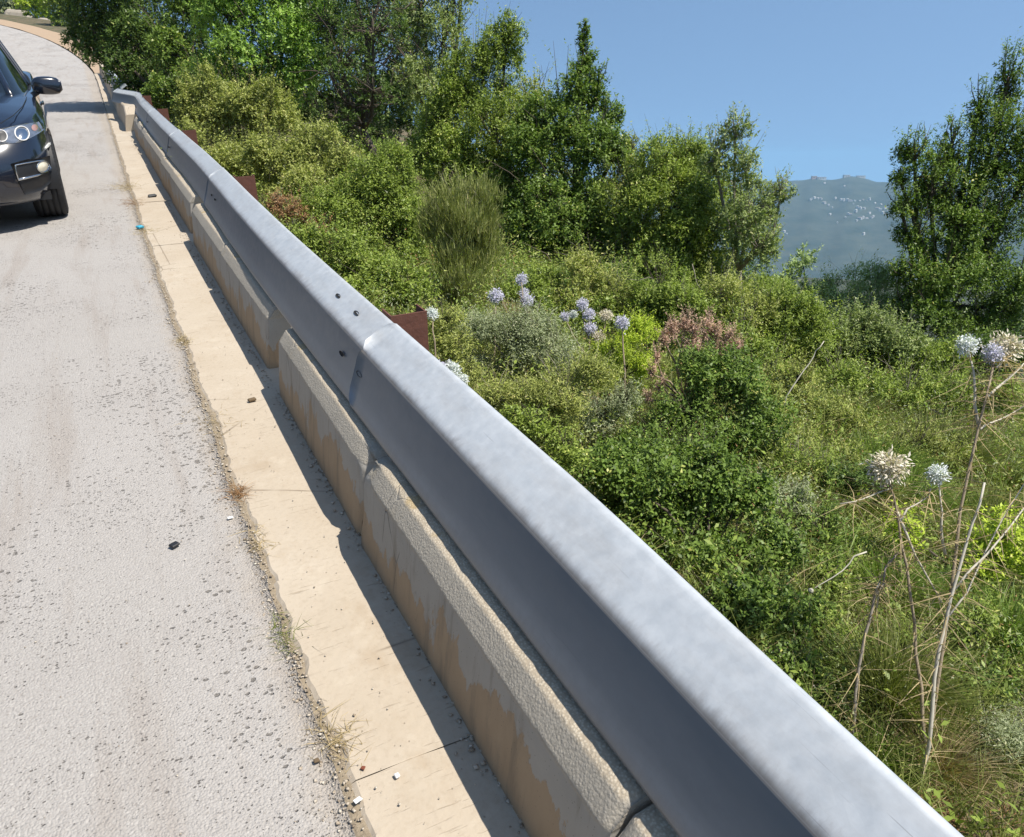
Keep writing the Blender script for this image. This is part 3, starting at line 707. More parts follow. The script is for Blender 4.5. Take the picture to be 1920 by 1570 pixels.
# wheels
for wy in WY:
    for sg in (1, -1):
        TW = .285; xo = sg*.972; xi = sg*(.972-TW)
        a0, a1 = min(xo, xi), max(xo, xi)
        rm = MB(); fx = xo-sg*.035
        rm.lathe([(fx, .255), (fx-sg*.012, .245), (fx-sg*.03, .235), (fx-sg*.2, .225)], (0, wy, .385), 'X', 40)
        for k in range(10):
            a = 2*math.pi*k/10; ca, sa = math.cos(a), math.sin(a)
            rm.tube([(fx-sg*.02, wy+.04*ca, .385+.04*sa), (fx-sg*.006, wy+.13*ca, .385+.13*sa), (fx-sg*.012, wy+.24*ca, .385+.24*sa)], [.026, .018, .02], 6)
        rm.lathe([(fx+sg*.004, .0), (fx+sg*.002, .045), (fx-sg*.03, .055)], (0, wy, .385), 'X', 20)
        wh = rm.build('wheel', 'rim', parent=car, smooth=True)
        ty = MB(); c = (a0+a1)/2; hw = TW/2
        prof = [(-hw+.03, .250), (-hw+.004, .29), (-hw, .325), (-hw+.008, .356), (-hw+.028, .377), (-hw+.05, .383)]
        for g in (-.075, -.025, .025, .075): prof += [(g-.006, .385), (g-.004, .376), (g+.004, .376), (g+.006, .385)]
        prof += [(hw-.05, .383), (hw-.028, .377), (hw-.008, .356), (hw, .325), (hw-.004, .29), (hw-.03, .250)]
        ty.lathe(prof, (c, wy, .385), 'X', 56); ty.build('tyre', 'tyre', parent=wh, smooth=True)
        tb = MB()
        for k in range(56):
            a = 2*math.pi*k/56; ca, sa = math.cos(a), math.sin(a)
            for e in (-1, 1):
                tb.tube([(c+e*(hw-.055), wy+.3835*ca, .385+.3835*sa), (c+e*(hw-.012), wy+.366*ca, .385+.366*sa)], .0035, 4)
        tb.build('tread_block', 'tyre', parent=wh)['kind'] = 'stuff'
        dk = MB(); dk.lathe([(fx-sg*.09, .0), (fx-sg*.09, .19), (fx-sg*.11, .19)], (0, wy, .385), 'X', 28); dk.build('brake_disc', 'plastic', parent=wh)
# ------------------------------------------------------------------ plants
def np_mesh(name, V, Fq, tint):
    """V (n,3), Fq (m,k) faces of equal size, tint (m,)"""
    me = bpy.data.meshes.new(name); m_, k = Fq.shape
    me.vertices.add(len(V)); me.vertices.foreach_set('co', np.ascontiguousarray(V, np.float32).ravel())
    me.loops.add(m_*k); me.loops.foreach_set('vertex_index', np.ascontiguousarray(Fq, np.int32).ravel())
    me.polygons.add(m_); me.polygons.foreach_set('loop_start', np.arange(0, m_*k, k, dtype=np.int32)); me.polygons.foreach_set('loop_total', np.full(m_, k, np.int32))
    at_ = me.attributes.new('tint', 'FLOAT', 'FACE'); at_.data.foreach_set('value', np.clip(tint, 0, 1).astype(np.float32))
    me.update(); me.validate(); return me
SUNV = np.array(sun_dir)
def unit(a): return a/np.maximum(np.linalg.norm(a, axis=-1, keepdims=True), 1e-9)
def leaves_along(rng, base, dirs, length, nleaf, llen, lw, spread=.9, droop=0., tint0=None, jitter=.35, quad=True):
    """leaf blades set alternately along each shoot; returns V, F, tint"""
    n = len(base); t = (np.arange(nleaf)+rng.random((n, nleaf)))/nleaf
    a = unit(np.cross(dirs, rng.normal(size=(n, 3)))); b = np.cross(dirs, a)
    ang = np.arange(nleaf)*2.4 + rng.random((n, 1))*6.28
    perp = a[:, None]*np.cos(ang)[..., None] + b[:, None]*np.sin(ang)[..., None]
    bend = rng.normal(size=(n, 1, 3))*.25
    pos = base[:, None] + (dirs[:, None] + bend*t[..., None])*(length[:, None]*t)[..., None]
    ld = unit(dirs[:, None]*(1-spread*.6) + perp*spread + rng.normal(size=(n, nleaf, 3))*jitter - np.array([0, 0, droop]))
    tgt = SUNV*.75+np.array([0, 0, .3])+dirs[:, None]*.35+rng.normal(size=ld.shape)*.42      # blades turn to the light
    nrm = unit(tgt-ld*(tgt*ld).sum(-1, keepdims=True))
    side = unit(np.cross(ld, nrm)); nrm = np.cross(side, ld)
    sc = (.65+.7*rng.random((n, nleaf)))[..., None]
    L = llen*sc; W = lw*sc*.5
    p0 = pos; p2 = pos+ld*L; mid = pos+ld*L*.45
    p1 = mid+side*W+nrm*W*.35; p3 = mid-side*W+nrm*W*.35
    m_ = n*nleaf
    if quad: V = np.stack([p0, p1, p2, p3], 2).reshape(-1, 3); Fq = np.arange(m_*4).reshape(-1, 4)
    else: V = np.stack([pos+ld*L*.12+side*W, p2, pos+ld*L*.12-side*W], 2).reshape(-1, 3); Fq = np.arange(m_*3).reshape(-1, 3)
    ti = (tint0[:, None] if tint0 is not None else .45) + rng.normal(size=(n, nleaf))*.2
    return V, Fq, ti.ravel()
def blades(rng, base, dirs, length, width, droop=.5, seg=3, tint0=None):
    """tapering curved blades"""
    n = len(base); side = unit(np.cross(dirs, rng.normal(size=(n, 3)))); horiz = dirs*np.array([1, 1, 0])+rng.normal(size=(n, 3))*np.array([.25, .25, 0]); rows = []
    for k in range(seg+1):
        t = k/seg; p = base + dirs*(length*t)[:, None] + (horiz*droop - np.array([0, 0, droop*.55]))*(length*t*t)[:, None]
        wv = (width*(1-t*.85)*.5)[:, None]; rows += [p-side*wv, p+side*wv]
    V = np.stack(rows, 1); nv = 2*(seg+1); idx = np.arange(n)[:, None]*nv
    Fq = np.concatenate([idx+np.array([[2*k, 2*k+1, 2*k+3, 2*k+2]]) for k in range(seg)], 0)
    ti = (tint0 if tint0 is not None else np.full(n, .45)) + rng.normal(size=n)*.2
    return V.reshape(-1, 3), Fq, np.concatenate([ti]*seg)
def merge(parts):
    Vs, Fs, Ts, o = [], [], [], 0
    for V, Fq, T in parts: Vs.append(V); Fs.append(Fq+o); Ts.append(T); o += len(V)
    return np.concatenate(Vs), np.concatenate(Fs), np.concatenate(Ts)
TILT3 = np.array(TILT.to_3x3())
def wpt(u, v, d): return np.array(world(at(u, v, d)))
def clampd(u, v, d, lift=0.):
    """nearest depth along the sight line at which the ground (plus lift) is met, at most d"""
    k = .8
    while k < d:
        q = at(u, v, k)
        if q.x > .95 and q.z < zterr(q.x, q.y)+lift: return k
        k += .04
    return d
def ground_under(Pw):
    q = TILT.inverted() @ Vector(Pw); return np.array(world((q.x, q.y, zterr(q.x, q.y)-.03)))
PLANTS = {}
def plant(name, label, cat, mat, d, lobes, seed, lpx=8., asp=.5, cover=2.0, nleaf=7, slen=.16, up=.35, spread=.9, spikes=14, spike_len=.5, shell=.55, bark='bark', part=('crown', 'trunk'), group=None, trunk_r=None, twigs=130, bare=2, droop=0., basept=None, mat2=None, jit=.35):
    """a tree or shrub whose crown is built of leafy shoots on uneven lobes. lobes: (u, v, ru, rv[, depth offset in m])"""
    rng = np.random.default_rng(seed); px = d/F
    cen = []; rad = []
    for lb in lobes:
        u, v, ru, rv = lb[:4]; r = max(ru, 8)*px
        dd = lb[4] if len(lb) > 4 else rng.uniform(-.35, .35)*r
        dl = d+dd; dc = clampd(u, v, dl, rv*px*.25) if d < 12 else dl; q_ = dc/dl; cen.append(wpt(u, v, dc)); rad.append((r*q_, r*q_, rv*px*q_))
    cen = np.array(cen); rad = np.array(rad)
    bc = cen.mean(0); bc = bc if basept is None else np.array(world(basept))
    base = ground_under(bc)
    parts = []; shoot_tips = []
    llen = lpx*.68*px; lw = llen*asp; la = .5*llen*lw
    for i in range(len(cen)):
        r = rad[i]; area = 4*math.pi*((r[0]*r[0]+2*r[0]*r[2])/3)
        ns = max(20, int(cover*(.64 if d > 12.2 else .72 if d > 8 else .80)*area/la/nleaf))
        dv = unit(rng.normal(size=(ns, 3))); dv[:, 2] = np.where((dv[:, 2] < -.45) & (rng.random(ns) < .6), -dv[:, 2], dv[:, 2])
        # clumps: pull directions towards a few random centres so that the lobe is uneven
        cl = unit(rng.normal(size=(14, 3))); near = cl[np.argmax(dv @ cl.T, 1)]; k = rng.random((ns, 1))*.55; dv = unit(dv*(1-k)+near*k)
        lump = 1+.16*np.sin(dv[:, 0]*7+i)*np.cos(dv[:, 1]*6-i*2)+.10*np.sin(dv[:, 2]*11+i*3)
        # each lobe is a cluster of smaller leafy clumps with hollows between them
        nsub = 16; sc_ = unit(rng.normal(size=(nsub, 3)))*(.42+.34*rng.random((nsub, 1))); sr_ = .26+.26*rng.random(nsub); pick = rng.choice(nsub, ns, p=sr_**2/(sr_**2).sum())
        rr = (shell+(1-shell)*rng.random(ns)**.55)
        loc = sc_[pick]+dv*(sr_[pick]*rr)[:, None]; near = sc_[pick]
        p = cen[i]+loc*r; dv = unit(dv*.7+unit(loc)*.6)
        # drop shoots buried deep inside another lobe
        keep = np.ones(ns, bool)
        for j in range(len(cen)):
            if j != i: keep &= ~((((p-cen[j])/rad[j])**2).sum(1) < .30)
        p = p[keep]; dvk = dv[keep]; n = len(p)
        sd = unit(dvk*.7+np.array([0, 0, up])+rng.normal(size=(n, 3))*.35)
        ln = slen*r[0]**.5*(.6+.8*rng.random(n)); ln = np.minimum(ln, r[0]*.6)
        t0 = .45+.10*rng.normal(size=n)+.12*np.sin(near[keep][:, 0]*9+near[keep][:, 1]*7)
        parts.append(leaves_along(rng, p-sd*ln[:, None]*.5, sd, ln, nleaf, llen, lw, spread, droop, t0, jit, d < 3.4))
        shoot_tips.append((cen[i], p, sd))
        if spikes:
            s_ = int(spikes*(.5+rng.random())); dq = unit(np.column_stack([rng.normal(size=s_)*.6, rng.normal(size=s_)*.6, .5+rng.random(s_)]))
            q = cen[i]+dq*r*.95; sd2 = unit(dq*.6+np.array([0, 0, .7])+rng.normal(size=(s_, 3))*.2); l2 = spike_len*r[0]*(.5+rng.random(s_))
            parts.append(leaves_along(rng, q, sd2, l2, max(10, nleaf*2), llen*.85, lw*.85, spread, 0, np.full(s_, .55), jit, d < 3.4))
            shoot_tips.append((cen[i], q+sd2*l2[:, None], sd2))
    V, Fq, T = merge(parts)
    root = bpy.data.objects.new(name, None); C.objects.link(root); root.empty_display_size = .1; root.location = Vector(base); tag(root, label, cat, group)
    cr = link(part[0], np_mesh(part[0], V-base, Fq, T), mat, parent=root)
    # trunk, limbs, twigs
    mb = MB(); hgt = max(.2, float(cen[:, 2].max()-base[2])); tr = trunk_r if trunk_r else max(.012, hgt*.018)
    rs = random.Random(seed)
    fork = base+(bc-base)*np.array([1, 1, 1])*.45
    mb.tube([Vector((0, 0, -.08)), Vector((fork-base)*.5)+Vector((rs.uniform(-.06, .06)*hgt, rs.uniform(-.06, .06)*hgt, 0)), Vector(fork-base)], [tr*1.3, tr*1.05, tr*.85], 7)
    for c, r in zip(cen, rad):
        a = Vector(fork-base); b = Vector(c-base); mdp = a.lerp(b, .5)+Vector([rs.uniform(-.12, .12)*(b-a).length for _ in range(3)])
        mb.tube([a, mdp, b, b+Vector((0, 0, r[2]*.5))], [tr*.7, tr*.5, tr*.3, tr*.08], 5)
    for c, tips, sd in shoot_tips:
        k = min(len(tips), twigs//max(1, len(shoot_tips))+2)
        for j in rng.choice(len(tips), k, replace=False):
            a = Vector(c-base); b = Vector(tips[j]-base); mdp = a.lerp(b, .6)+Vector([rs.gauss(0, .08)*(b-a).length for _ in range(3)])
            mb.tube([a, mdp, b], [tr*.16, tr*.10, tr*.03], 3, cap=False)
    for _ in range(bare):       # bare grey branches that cross the crown
        i = rs.randrange(len(cen)); a = Vector(fork-base).lerp(Vector(cen[i]-base), rs.uniform(.2, 1.)); dv = Vector((rs.gauss(0, 1), rs.gauss(0, 1), rs.uniform(-.1, 1.2))).normalized()
        L = rad[i][0]*rs.uniform(.6, 1.5); p = [a]
        for k in range(4): dv = (dv+Vector((rs.gauss(0, .25), rs.gauss(0, .25), rs.gauss(0, .2)))).normalized(); p.append(p[-1]+dv*L/4)
        mb.tube(p, [tr*.28, tr*.22, tr*.15, tr*.1, tr*.03], 4)
        for k in range(3):
            q = p[1+k]; d2 = (dv+Vector((rs.gauss(0, .8), rs.gauss(0, .8), rs.gauss(0, .6)))).normalized(); mb.tube([q, q+d2*L*.25, q+d2*L*.45+Vector((0, 0, L*.05))], [tr*.1, tr*.07, tr*.02], 3, cap=False)
    mb.build(part[1], bark, parent=root, smooth=True)
    return root

SH = ('foliage', 'stems')
# --- trees and tall shrubs behind, left to right
plant('evergreen_tree', 'dark evergreen tree leaning over the gutter and bent rail end', 'tree', 'l_dark', 19, [(240, -30, 120, 110), (170, 30, 65, 65), (160, 75, 40, 32), (205, 95, 55, 38), (255, 110, 75, 75), (310, 60, 90, 90), (330, 160, 60, 60), (265, 175, 48, 34), (180, -70, 90, 80)], 11, 8, .6, basept=(1.9, 21, 0), twigs=120)
plant('evergreen_tree', 'bright green tree with pale sunlit leaves beside the bare twiggy tree', 'tree', 'l_bright', 13, [(480, -60, 120, 100), (560, 20, 70, 70), (430, 40, 80, 70), (500, 100, 100, 70), (570, 120, 55, 60), (420, 120, 60, 50), (480, 180, 80, 50)], 12, 9, .6, twigs=100, bare=6)
plant('evergreen_tree', 'dark tree between the leaning evergreen and the bright green tree', 'tree', 'l_deep', 16.5, [(360, -40, 80, 80), (365, 40, 60, 70), (330, 110, 70, 70), (390, 170, 70, 60), (320, 190, 50, 45)], 13, 8, .6)
plant('evergreen_tree', 'shadowy dark thicket tree standing behind the bare twiggy tree', 'tree', 'l_dark', 17, [(620, 40, 110, 110), (700, 140, 110, 110), (610, 190, 90, 80), (760, 60, 70, 110), (680, -60, 90, 80), (540, 200, 60, 50)], 14, 8, .55, cover=1.5)
plant('bare_tree', 'half-bare tree with grey crossing branches and thin dark leaves', 'tree', 'l_dark', 12.5, [(660, -30, 100, 90), (610, 40, 60, 60), (700, 60, 70, 80), (640, 120, 70, 60), (730, -60, 60, 60), (700, 170, 55, 60), (630, 220, 50, 40)], 15, 8, .5, cover=.35, twigs=420, bare=60, trunk_r=.07, spikes=2)
plant('evergreen_tree', 'pale blue-green tree with open crown showing sky between its branches', 'tree', 'l_sage', 16, [(790, 20, 60, 80), (850, 0, 50, 70), (830, 90, 60, 70), (770, 120, 60, 60), (870, -50, 40, 60), (800, 180, 70, 60)], 16, 9, .5, cover=.95, bare=10)
plant('evergreen_tree', 'dense upright evergreen oak with fine olive-green leaves and a pointed top', 'tree', 'l_mid', 10.5, [(905, 150, 80, 100), (950, 90, 40, 55), (850, 210, 70, 100), (930, 270, 90, 110), (870, 330, 80, 90), (820, 290, 55, 80), (945, 380, 80, 80)], 17, 8, .5, up=.9, cover=2.1, twigs=150)
plant('evergreen_tree', 'tall evergreen oak with a loose spire against the blue sky', 'tree', 'l_deep', 10, [(1094, 78, 13, 32), (1102, 118, 20, 32), (1086, 150, 26, 34), (1122, 160, 24, 34), (1104, 195, 38, 36), (1050, 215, 75, 80), (1145, 235, 30, 42), (1010, 300, 90, 90), (1100, 310, 75, 80), (1150, 300, 35, 45), (1040, 400, 110, 90), (990, 470, 80, 80), (1100, 450, 90, 80), (1060, 530, 90, 50)], 18, 9, .55, up=.7, cover=1.9, spikes=10, twigs=150)
plant('evergreen_tree', 'broad olive-green evergreen oak between the spired oak and the pale open shrub', 'tree', 'l_mid', 9.6, [(1230, 330, 70, 70), (1290, 300, 50, 50), (1190, 390, 80, 70), (1270, 400, 90, 80), (1340, 430, 70, 80), (1210, 480, 100, 70), (1310, 510, 100, 60)], 19, 8, .5, up=.7, twigs=150)
plant('open_shrub', 'pale grey-green open shrub reaching in front of the far hill', 'shrub', 'l_sage', 8.8, [(1378, 265, 34, 42), (1340, 300, 40, 45), (1400, 330, 50, 45), (1465, 362, 34, 16), (1430, 400, 40, 36), (1390, 430, 55, 60), (1425, 470, 35, 40)], 20, 9.5, .5, up=.6, cover=1.15, spikes=12, spike_len=.7, part=SH, bark='palebark', bare=6, twigs=160)
plant('evergreen_tree', 'tall dark tree with ragged leaders above the big grass tussocks', 'tree', 'l_deep', 8.5, [(1885, 170, 32, 75), (1860, 270, 55, 65), (1785, 275, 30, 45), (1715, 300, 36, 42), (1910, 350, 80, 90), (1820, 360, 70, 70), (1745, 370, 55, 50), (1690, 390, 32, 26), (1720, 450, 48, 40), (1850, 460, 100, 80), (1770, 520, 75, 60), (1900, 560, 100, 80), (1960, 220, 60, 160), (1740, 600, 70, 50), (1830, 620, 80, 40), (1765, 330, 45, 45), (1800, 430, 60, 50), (1705, 520, 36, 34), (1835, 210, 26, 50), (1690, 345, 24, 24), (1880, 280, 60, 60), (1700, 580, 40, 34)], 21, 9, .5, up=.7, cover=1.5, spikes=22, spike_len=.6, bare=10, twigs=260)
plant('open_shrub', 'silvery grey-green wispy shrub at the foot of the far hill', 'shrub', 'l_pale', 9.2, [(1600, 555, 65, 50), (1645, 525, 42, 34), (1560, 545, 36, 30), (1660, 590, 55, 45), (1590, 610, 60, 40)], 22, 8, .4, up=.9, cover=1.3, part=SH, bark='palebark', spikes=10, twigs=140)
plant('leafy_sapling', 'slender yellow-green sapling beside the hazy gap', 'sapling', 'l_pale', 9.4, [(1505, 490, 28, 26), (1480, 525, 30, 36), (1520, 545, 20, 20)], 23, 9, .5, cover=1.0, part=SH, spikes=5)
# --- middle shrubs
plant('leafy_shrub', 'yellow-green leafy shrub mass below the broad oak', 'shrub', 'l_mid', 7.6, [(1420, 580, 80, 55), (1500, 620, 65, 50), (1340, 590, 70, 45), (1440, 660, 90, 55), (1530, 680, 40, 50)], 24, 9, .55, part=SH, spikes=6)
plant('leafy_shrub', 'bright yellow-leaved weed glowing below the broad oak', 'shrub', 'l_yellow', 7., [(1340, 590, 38, 26), (1300, 600, 24, 20), (1360, 560, 18, 18)], 25, 9, .55, cover=1.1, part=SH)
plant('rounded_shrub', 'rounded dusty olive shrub with dead twigs just behind the far rail', 'shrub', 'l_olive', 11, [(390, 180, 55, 50), (450, 190, 70, 70), (510, 220, 55, 60), (430, 260, 75, 60), (360, 220, 35, 40)], 26, 7.5, .5, part=SH, twigs=160, bare=10, up=.5)
plant('rounded_shrub', 'low yellow-flecked shrub against the far rail, beside a rusty post', 'shrub', 'l_olive', 9.6, [(400, 300, 50, 40), (455, 310, 50, 38), (360, 260, 28, 26)], 27, 8, .5, part=SH, mat2=None)
plant('rounded_shrub', 'olive shrub hummock with pale dry twigs below the half-bare tree', 'shrub', 'l_olive', 9, [(590, 280, 60, 50), (540, 320, 60, 50), (640, 320, 60, 55), (500, 290, 50, 45), (580, 360, 80, 50)], 28, 7.5, .5, part=SH, twigs=160, bare=8, up=.5)
plant('rounded_shrub', 'broad mid-green shrub between the olive hummock and the broom', 'shrub', 'l_mid', 7.6, [(690, 350, 70, 60), (740, 330, 55, 50), (760, 400, 60, 60), (670, 420, 90, 55), (600, 400, 60, 45), (740, 460, 70, 55)], 29, 8, .5, part=SH, up=.5, twigs=100)
plant('rounded_shrub', 'low leafy shrub spilling towards the rail splice', 'shrub', 'l_mid', 6., [(700, 530, 80, 50), (640, 480, 60, 45), (765, 545, 50, 40), (590, 455, 45, 30), (690, 575, 70, 25)], 30, 9, .55, part=SH, up=.4, mat2=None)
plant('dry_shrub', 'brown withered shrub patch beside the rail below the olive hummock', 'shrub', 'l_dry', 7.2, [(545, 400, 36, 24), (600, 440, 34, 22), (520, 385, 22, 16)], 31, 8, .35, cover=.8, part=SH, bark='palebark')
plant('low_shrub', 'dark green oak scrub in the shaded hollow beside the broom', 'shrub', 'l_deep', 8.4, [(1000, 560, 70, 45), (1080, 560, 80, 45), (1160, 550, 70, 50), (1220, 570, 60, 40)], 32, 9, .55, part=SH)
plant('low_shrub', 'grey-green wiry shrub next to the rusty post, below lilac globe flowers', 'shrub', 'l_grey', 4.5, [(900, 620, 55, 40), (960, 650, 70, 50), (880, 690, 45, 40), (1000, 610, 50, 34), (1030, 660, 60, 45)], 33, 8, .32, cover=1.4, part=SH, up=1., twigs=200, bark='palebark', slen=.22)
plant('low_shrub', 'grey-green twiggy shrub right behind the bright rail section', 'shrub', 'l_olive', 3.7, [(930, 740, 45, 40), (990, 760, 60, 45), (1060, 740, 70, 50), (1040, 800, 60, 40), (1110, 700, 50, 40)], 34, 9, .35, cover=1.4, part=SH, up=.8, twigs=240, bark='palebark', slen=.22)
plant('feathery_shrub', 'feathery yellow-green shrub beside the dried pink plumes', 'shrub', 'l_yellow', 4.9, [(1150, 665, 45, 36), (1190, 625, 42, 30), (1130, 710, 36, 30), (1200, 690, 30, 30)], 35, 8, .3, cover=1.5, part=SH, up=.7, jit=.6)
plant('dried_shrub', 'dried pinkish-brown plumed shrub', 'shrub', 'l_pink', 4.4, [(1245, 640, 12, 22), (1262, 622, 14, 24), (1285, 612, 14, 26), (1305, 622, 14, 22), (1325, 615, 14, 26), (1345, 630, 13, 24), (1368, 634, 12, 22), (1385, 648, 10, 18), (1230, 672, 10, 20), (1222, 702, 10, 18), (1240, 722, 12, 20), (1215, 750, 9, 14), (1300, 650, 18, 18), (1350, 658, 16, 16)], 36, 6.5, .3, cover=1.0, part=SH, bark='brownstem', jit=.8, spikes=10, spike_len=1.1, up=1.2)
plant('leafy_shrub', 'dark leafy shrub with pale flecks below the pink plumes', 'shrub', 'l_deep', 4.2, [(1310, 700, 60, 50), (1380, 720, 60, 55), (1300, 780, 70, 45), (1420, 790, 60, 50), (1360, 830, 80, 40)], 37, 11, .55, part=SH, up=.4)
plant('mastic_shrub', 'dense glossy dark green shrub behind the rail near the broken grey stalk', 'shrub', 'l_deep', 3.1, [(1120, 870, 70, 40), (1200, 900, 90, 60), (1180, 970, 80, 55), (1290, 950, 80, 70), (1280, 1050, 90, 70), (1370, 1060, 80, 80), (1370, 1160, 90, 70), (1450, 1180, 80, 80), (1470, 1270, 70, 55), (1390, 930, 70, 55), (1440, 1040, 70, 60), (1330, 880, 60, 40), (1500, 1160, 60, 55)], 38, 13, .55, cover=2.1, part=SH, up=.4, spikes=5, twigs=120)
plant('low_shrub', 'pale grey-green tangled shrub behind the glossy dark shrub', 'shrub', 'l_grey', 3.5, [(1430, 930, 50, 40), (1490, 960, 45, 45), (1460, 1030, 45, 40)], 39, 11, .4, cover=1.4, part=SH, up=.5, twigs=200, bark='palebark')
plant('leafy_shrub', 'leafy green shrub in the hollow beside the broken grey stem', 'shrub', 'l_mid', 3.2, [(1560, 1120, 55, 55), (1530, 1200, 60, 50), (1590, 1230, 50, 50), (1540, 1290, 50, 40)], 40, 13, .5, cover=1.5, part=SH, up=.5)
plant('leafy_shrub', 'yellowish leafy weed behind the tall dry thistle', 'shrub', 'l_yellow', 3.2, [(1880, 1010, 60, 45), (1850, 1060, 50, 40), (1930, 1050, 50, 50), (1700, 1000, 40, 40)], 41, 17, .35, cover=.9, part=SH, up=.6)
plant('low_shrub', 'dark leafy hummock low on the bank under the tall dry thistle', 'shrub', 'l_deep', 3., [(1830, 1290, 70, 45), (1900, 1240, 60, 45), (1770, 1330, 50, 34)], 42, 12, .5, cover=1.5, part=SH)
plant('wiry_shrub', 'grey wiry shrub beside the brown dead grass', 'shrub', 'l_grey', 2.5, [(1880, 1410, 70, 60), (1940, 1380, 60, 60), (1830, 1440, 40, 34)], 43, 10, .22, cover=1.3, part=SH, up=1., bark='palebark', twigs=200)
plant('leafy_shrub', 'olive thicket of weeds beside the grass tussocks', 'shrub', 'l_olive', 5.4, [(1500, 780, 70, 55), (1570, 800, 60, 50), (1480, 850, 70, 45), (1620, 830, 50, 45), (1560, 870, 60, 40)], 44, 9, .4, cover=1.5, part=SH, up=.8)
plant('leafy_shrub', 'fresh green shrub below the silvery wispy shrub', 'shrub', 'l_mid', 7.4, [(1640, 660, 55, 36), (1700, 670, 60, 36), (1590, 680, 50, 36), (1760, 680, 60, 30)], 45, 9, .5, part=SH)
plant('low_shrub', 'shadowed green undergrowth at the foot of the tall ragged tree', 'shrub', 'l_dark', 7.6, [(1820, 670, 80, 40), (1900, 680, 80, 45)], 46, 9, .5, part=SH)

rng = np.random.default_rng(5)
def scatter(n, x0, x1, y0, y1):
    x = rng.uniform(x0, x1, n); y = rng.uniform(y0, y1, n); return np.array([world((a+xshift(b), b, zterr(a+xshift(b), b)-.01)) for a, b in zip(x, y)])
# --- grasses, broom, ferny tufts
def tussock(name, label, mat, u, v, d, wpx, hpx, n, seed, bw=3., droop=.4, lean=.55, cat='grass', extra=None, extran=0):
    rng = np.random.default_rng(seed); d = clampd(u, v, d); px = d/F
    base = ground_under(wpt(u, v, d)); b0 = wpt(u, v, d)
    if abs(b0[2]-base[2]) < .6: base = np.array([b0[0], b0[1], min(b0[2], base[2]+.25)]) if b0[2] < base[2]+.02 else base
    R_ = wpx*px*.5; H_ = hpx*px
    r = rng.random(n)**.6*R_*.5; a = rng.random(n)*6.283; p = np.column_stack([r*np.cos(a), r*np.sin(a), np.full(n, -.02)])
    dv = unit(np.column_stack([np.cos(a)*lean*r/R_*2+rng.normal(size=n)*.12, np.sin(a)*lean*r/R_*2+rng.normal(size=n)*.12, np.ones(n)]))
    ln = H_*(1-.4*(r/(R_*.5))**2)*(.5+.55*rng.random(n)); V, Fq, T = blades(rng, p, dv, ln, np.full(n, bw*px)*(.6+.8*rng.random(n)), droop, 3)
    o = link(name, np_mesh(name, V, Fq, T), mat); o.location = Vector(base); tag(o, label, cat); o['kind'] = 'stuff' if False else 'thing'
    del o['kind']
    return o
plant('broom_shrub', 'fine-stemmed grey-green broom bush fanning upward', 'shrub', 'g_broom', 6.4, [(868, 410, 62, 56), (905, 400, 36, 46), (826, 425, 40, 50), (866, 480, 62, 60), (862, 540, 44, 40), (915, 460, 36, 46)], 61, 24, .085, cover=1.5, nleaf=6, up=2.2, spread=.22, jit=.12, spikes=26, spike_len=.5, part=SH, bark='palebark', slen=.3)
tussock('grass_tuft', 'golden dry grass tuft beside the broom bush', 'g_straw', 965, 545, 6.2, 100, 80, 1100, 62, 2.2, .3, .6)
tussock('grass_tuft', 'wide olive grass tussock below the tall ragged tree', 'g_mix', 1760, 800, 5.2, 240, 140, 3600, 63, 2.3, .35, .7)
tussock('grass_tuft', 'soft green grass tussock above the tall dry thistle heads', 'g_green', 1640, 870, 4.8, 200, 120, 2600, 64, 2.3, .5, .8)
tussock('grass_tuft', 'arching grass tussock behind the lilac head of the tall thistle', 'g_mix', 1880, 930, 4.2, 220, 150, 2600, 65, 2.6, .5, .8)
tussock('grass_tuft', 'bright green grass tussock beside the tall dry thistle', 'g_green', 1880, 1230, 2.9, 210, 200, 2600, 66, 3.2, .55, .8)
tussock('grass_tuft', 'feathery grass clump between the broken stem and the tall thistle', 'g_mix', 1660, 1330, 2.7, 170, 260, 1500, 67, 2.6, .5, .7)
tussock('grass_tuft', 'pale wiry grass clump around the foot of the tall thistle', 'g_straw', 1750, 1440, 2.4, 170, 170, 1100, 68, 2.4, .5, .9)
tussock('grass_tuft', 'green grass clump by the rail in the lower bank', 'g_green', 1640, 1440, 2.35, 120, 150, 700, 69, 3.0, .5, .8)
tussock('grass_tuft', 'thin straw-coloured grass among lilac globe flowers', 'g_straw', 1010, 600, 5.2, 120, 90, 500, 70, 1.8, .3, .6)
tussock('dead_grass', 'brown dead grass mat at the very foot of the bank', 'l_dry', 1850, 1550, 2.15, 260, 90, 1600, 71, 2.6, .9, 1.3)
tussock('dead_grass', 'brown dead grass below the tall thistle, beside the rail', 'l_dry', 1720, 1530, 2.1, 140, 90, 700, 72, 2.6, .8, 1.2)

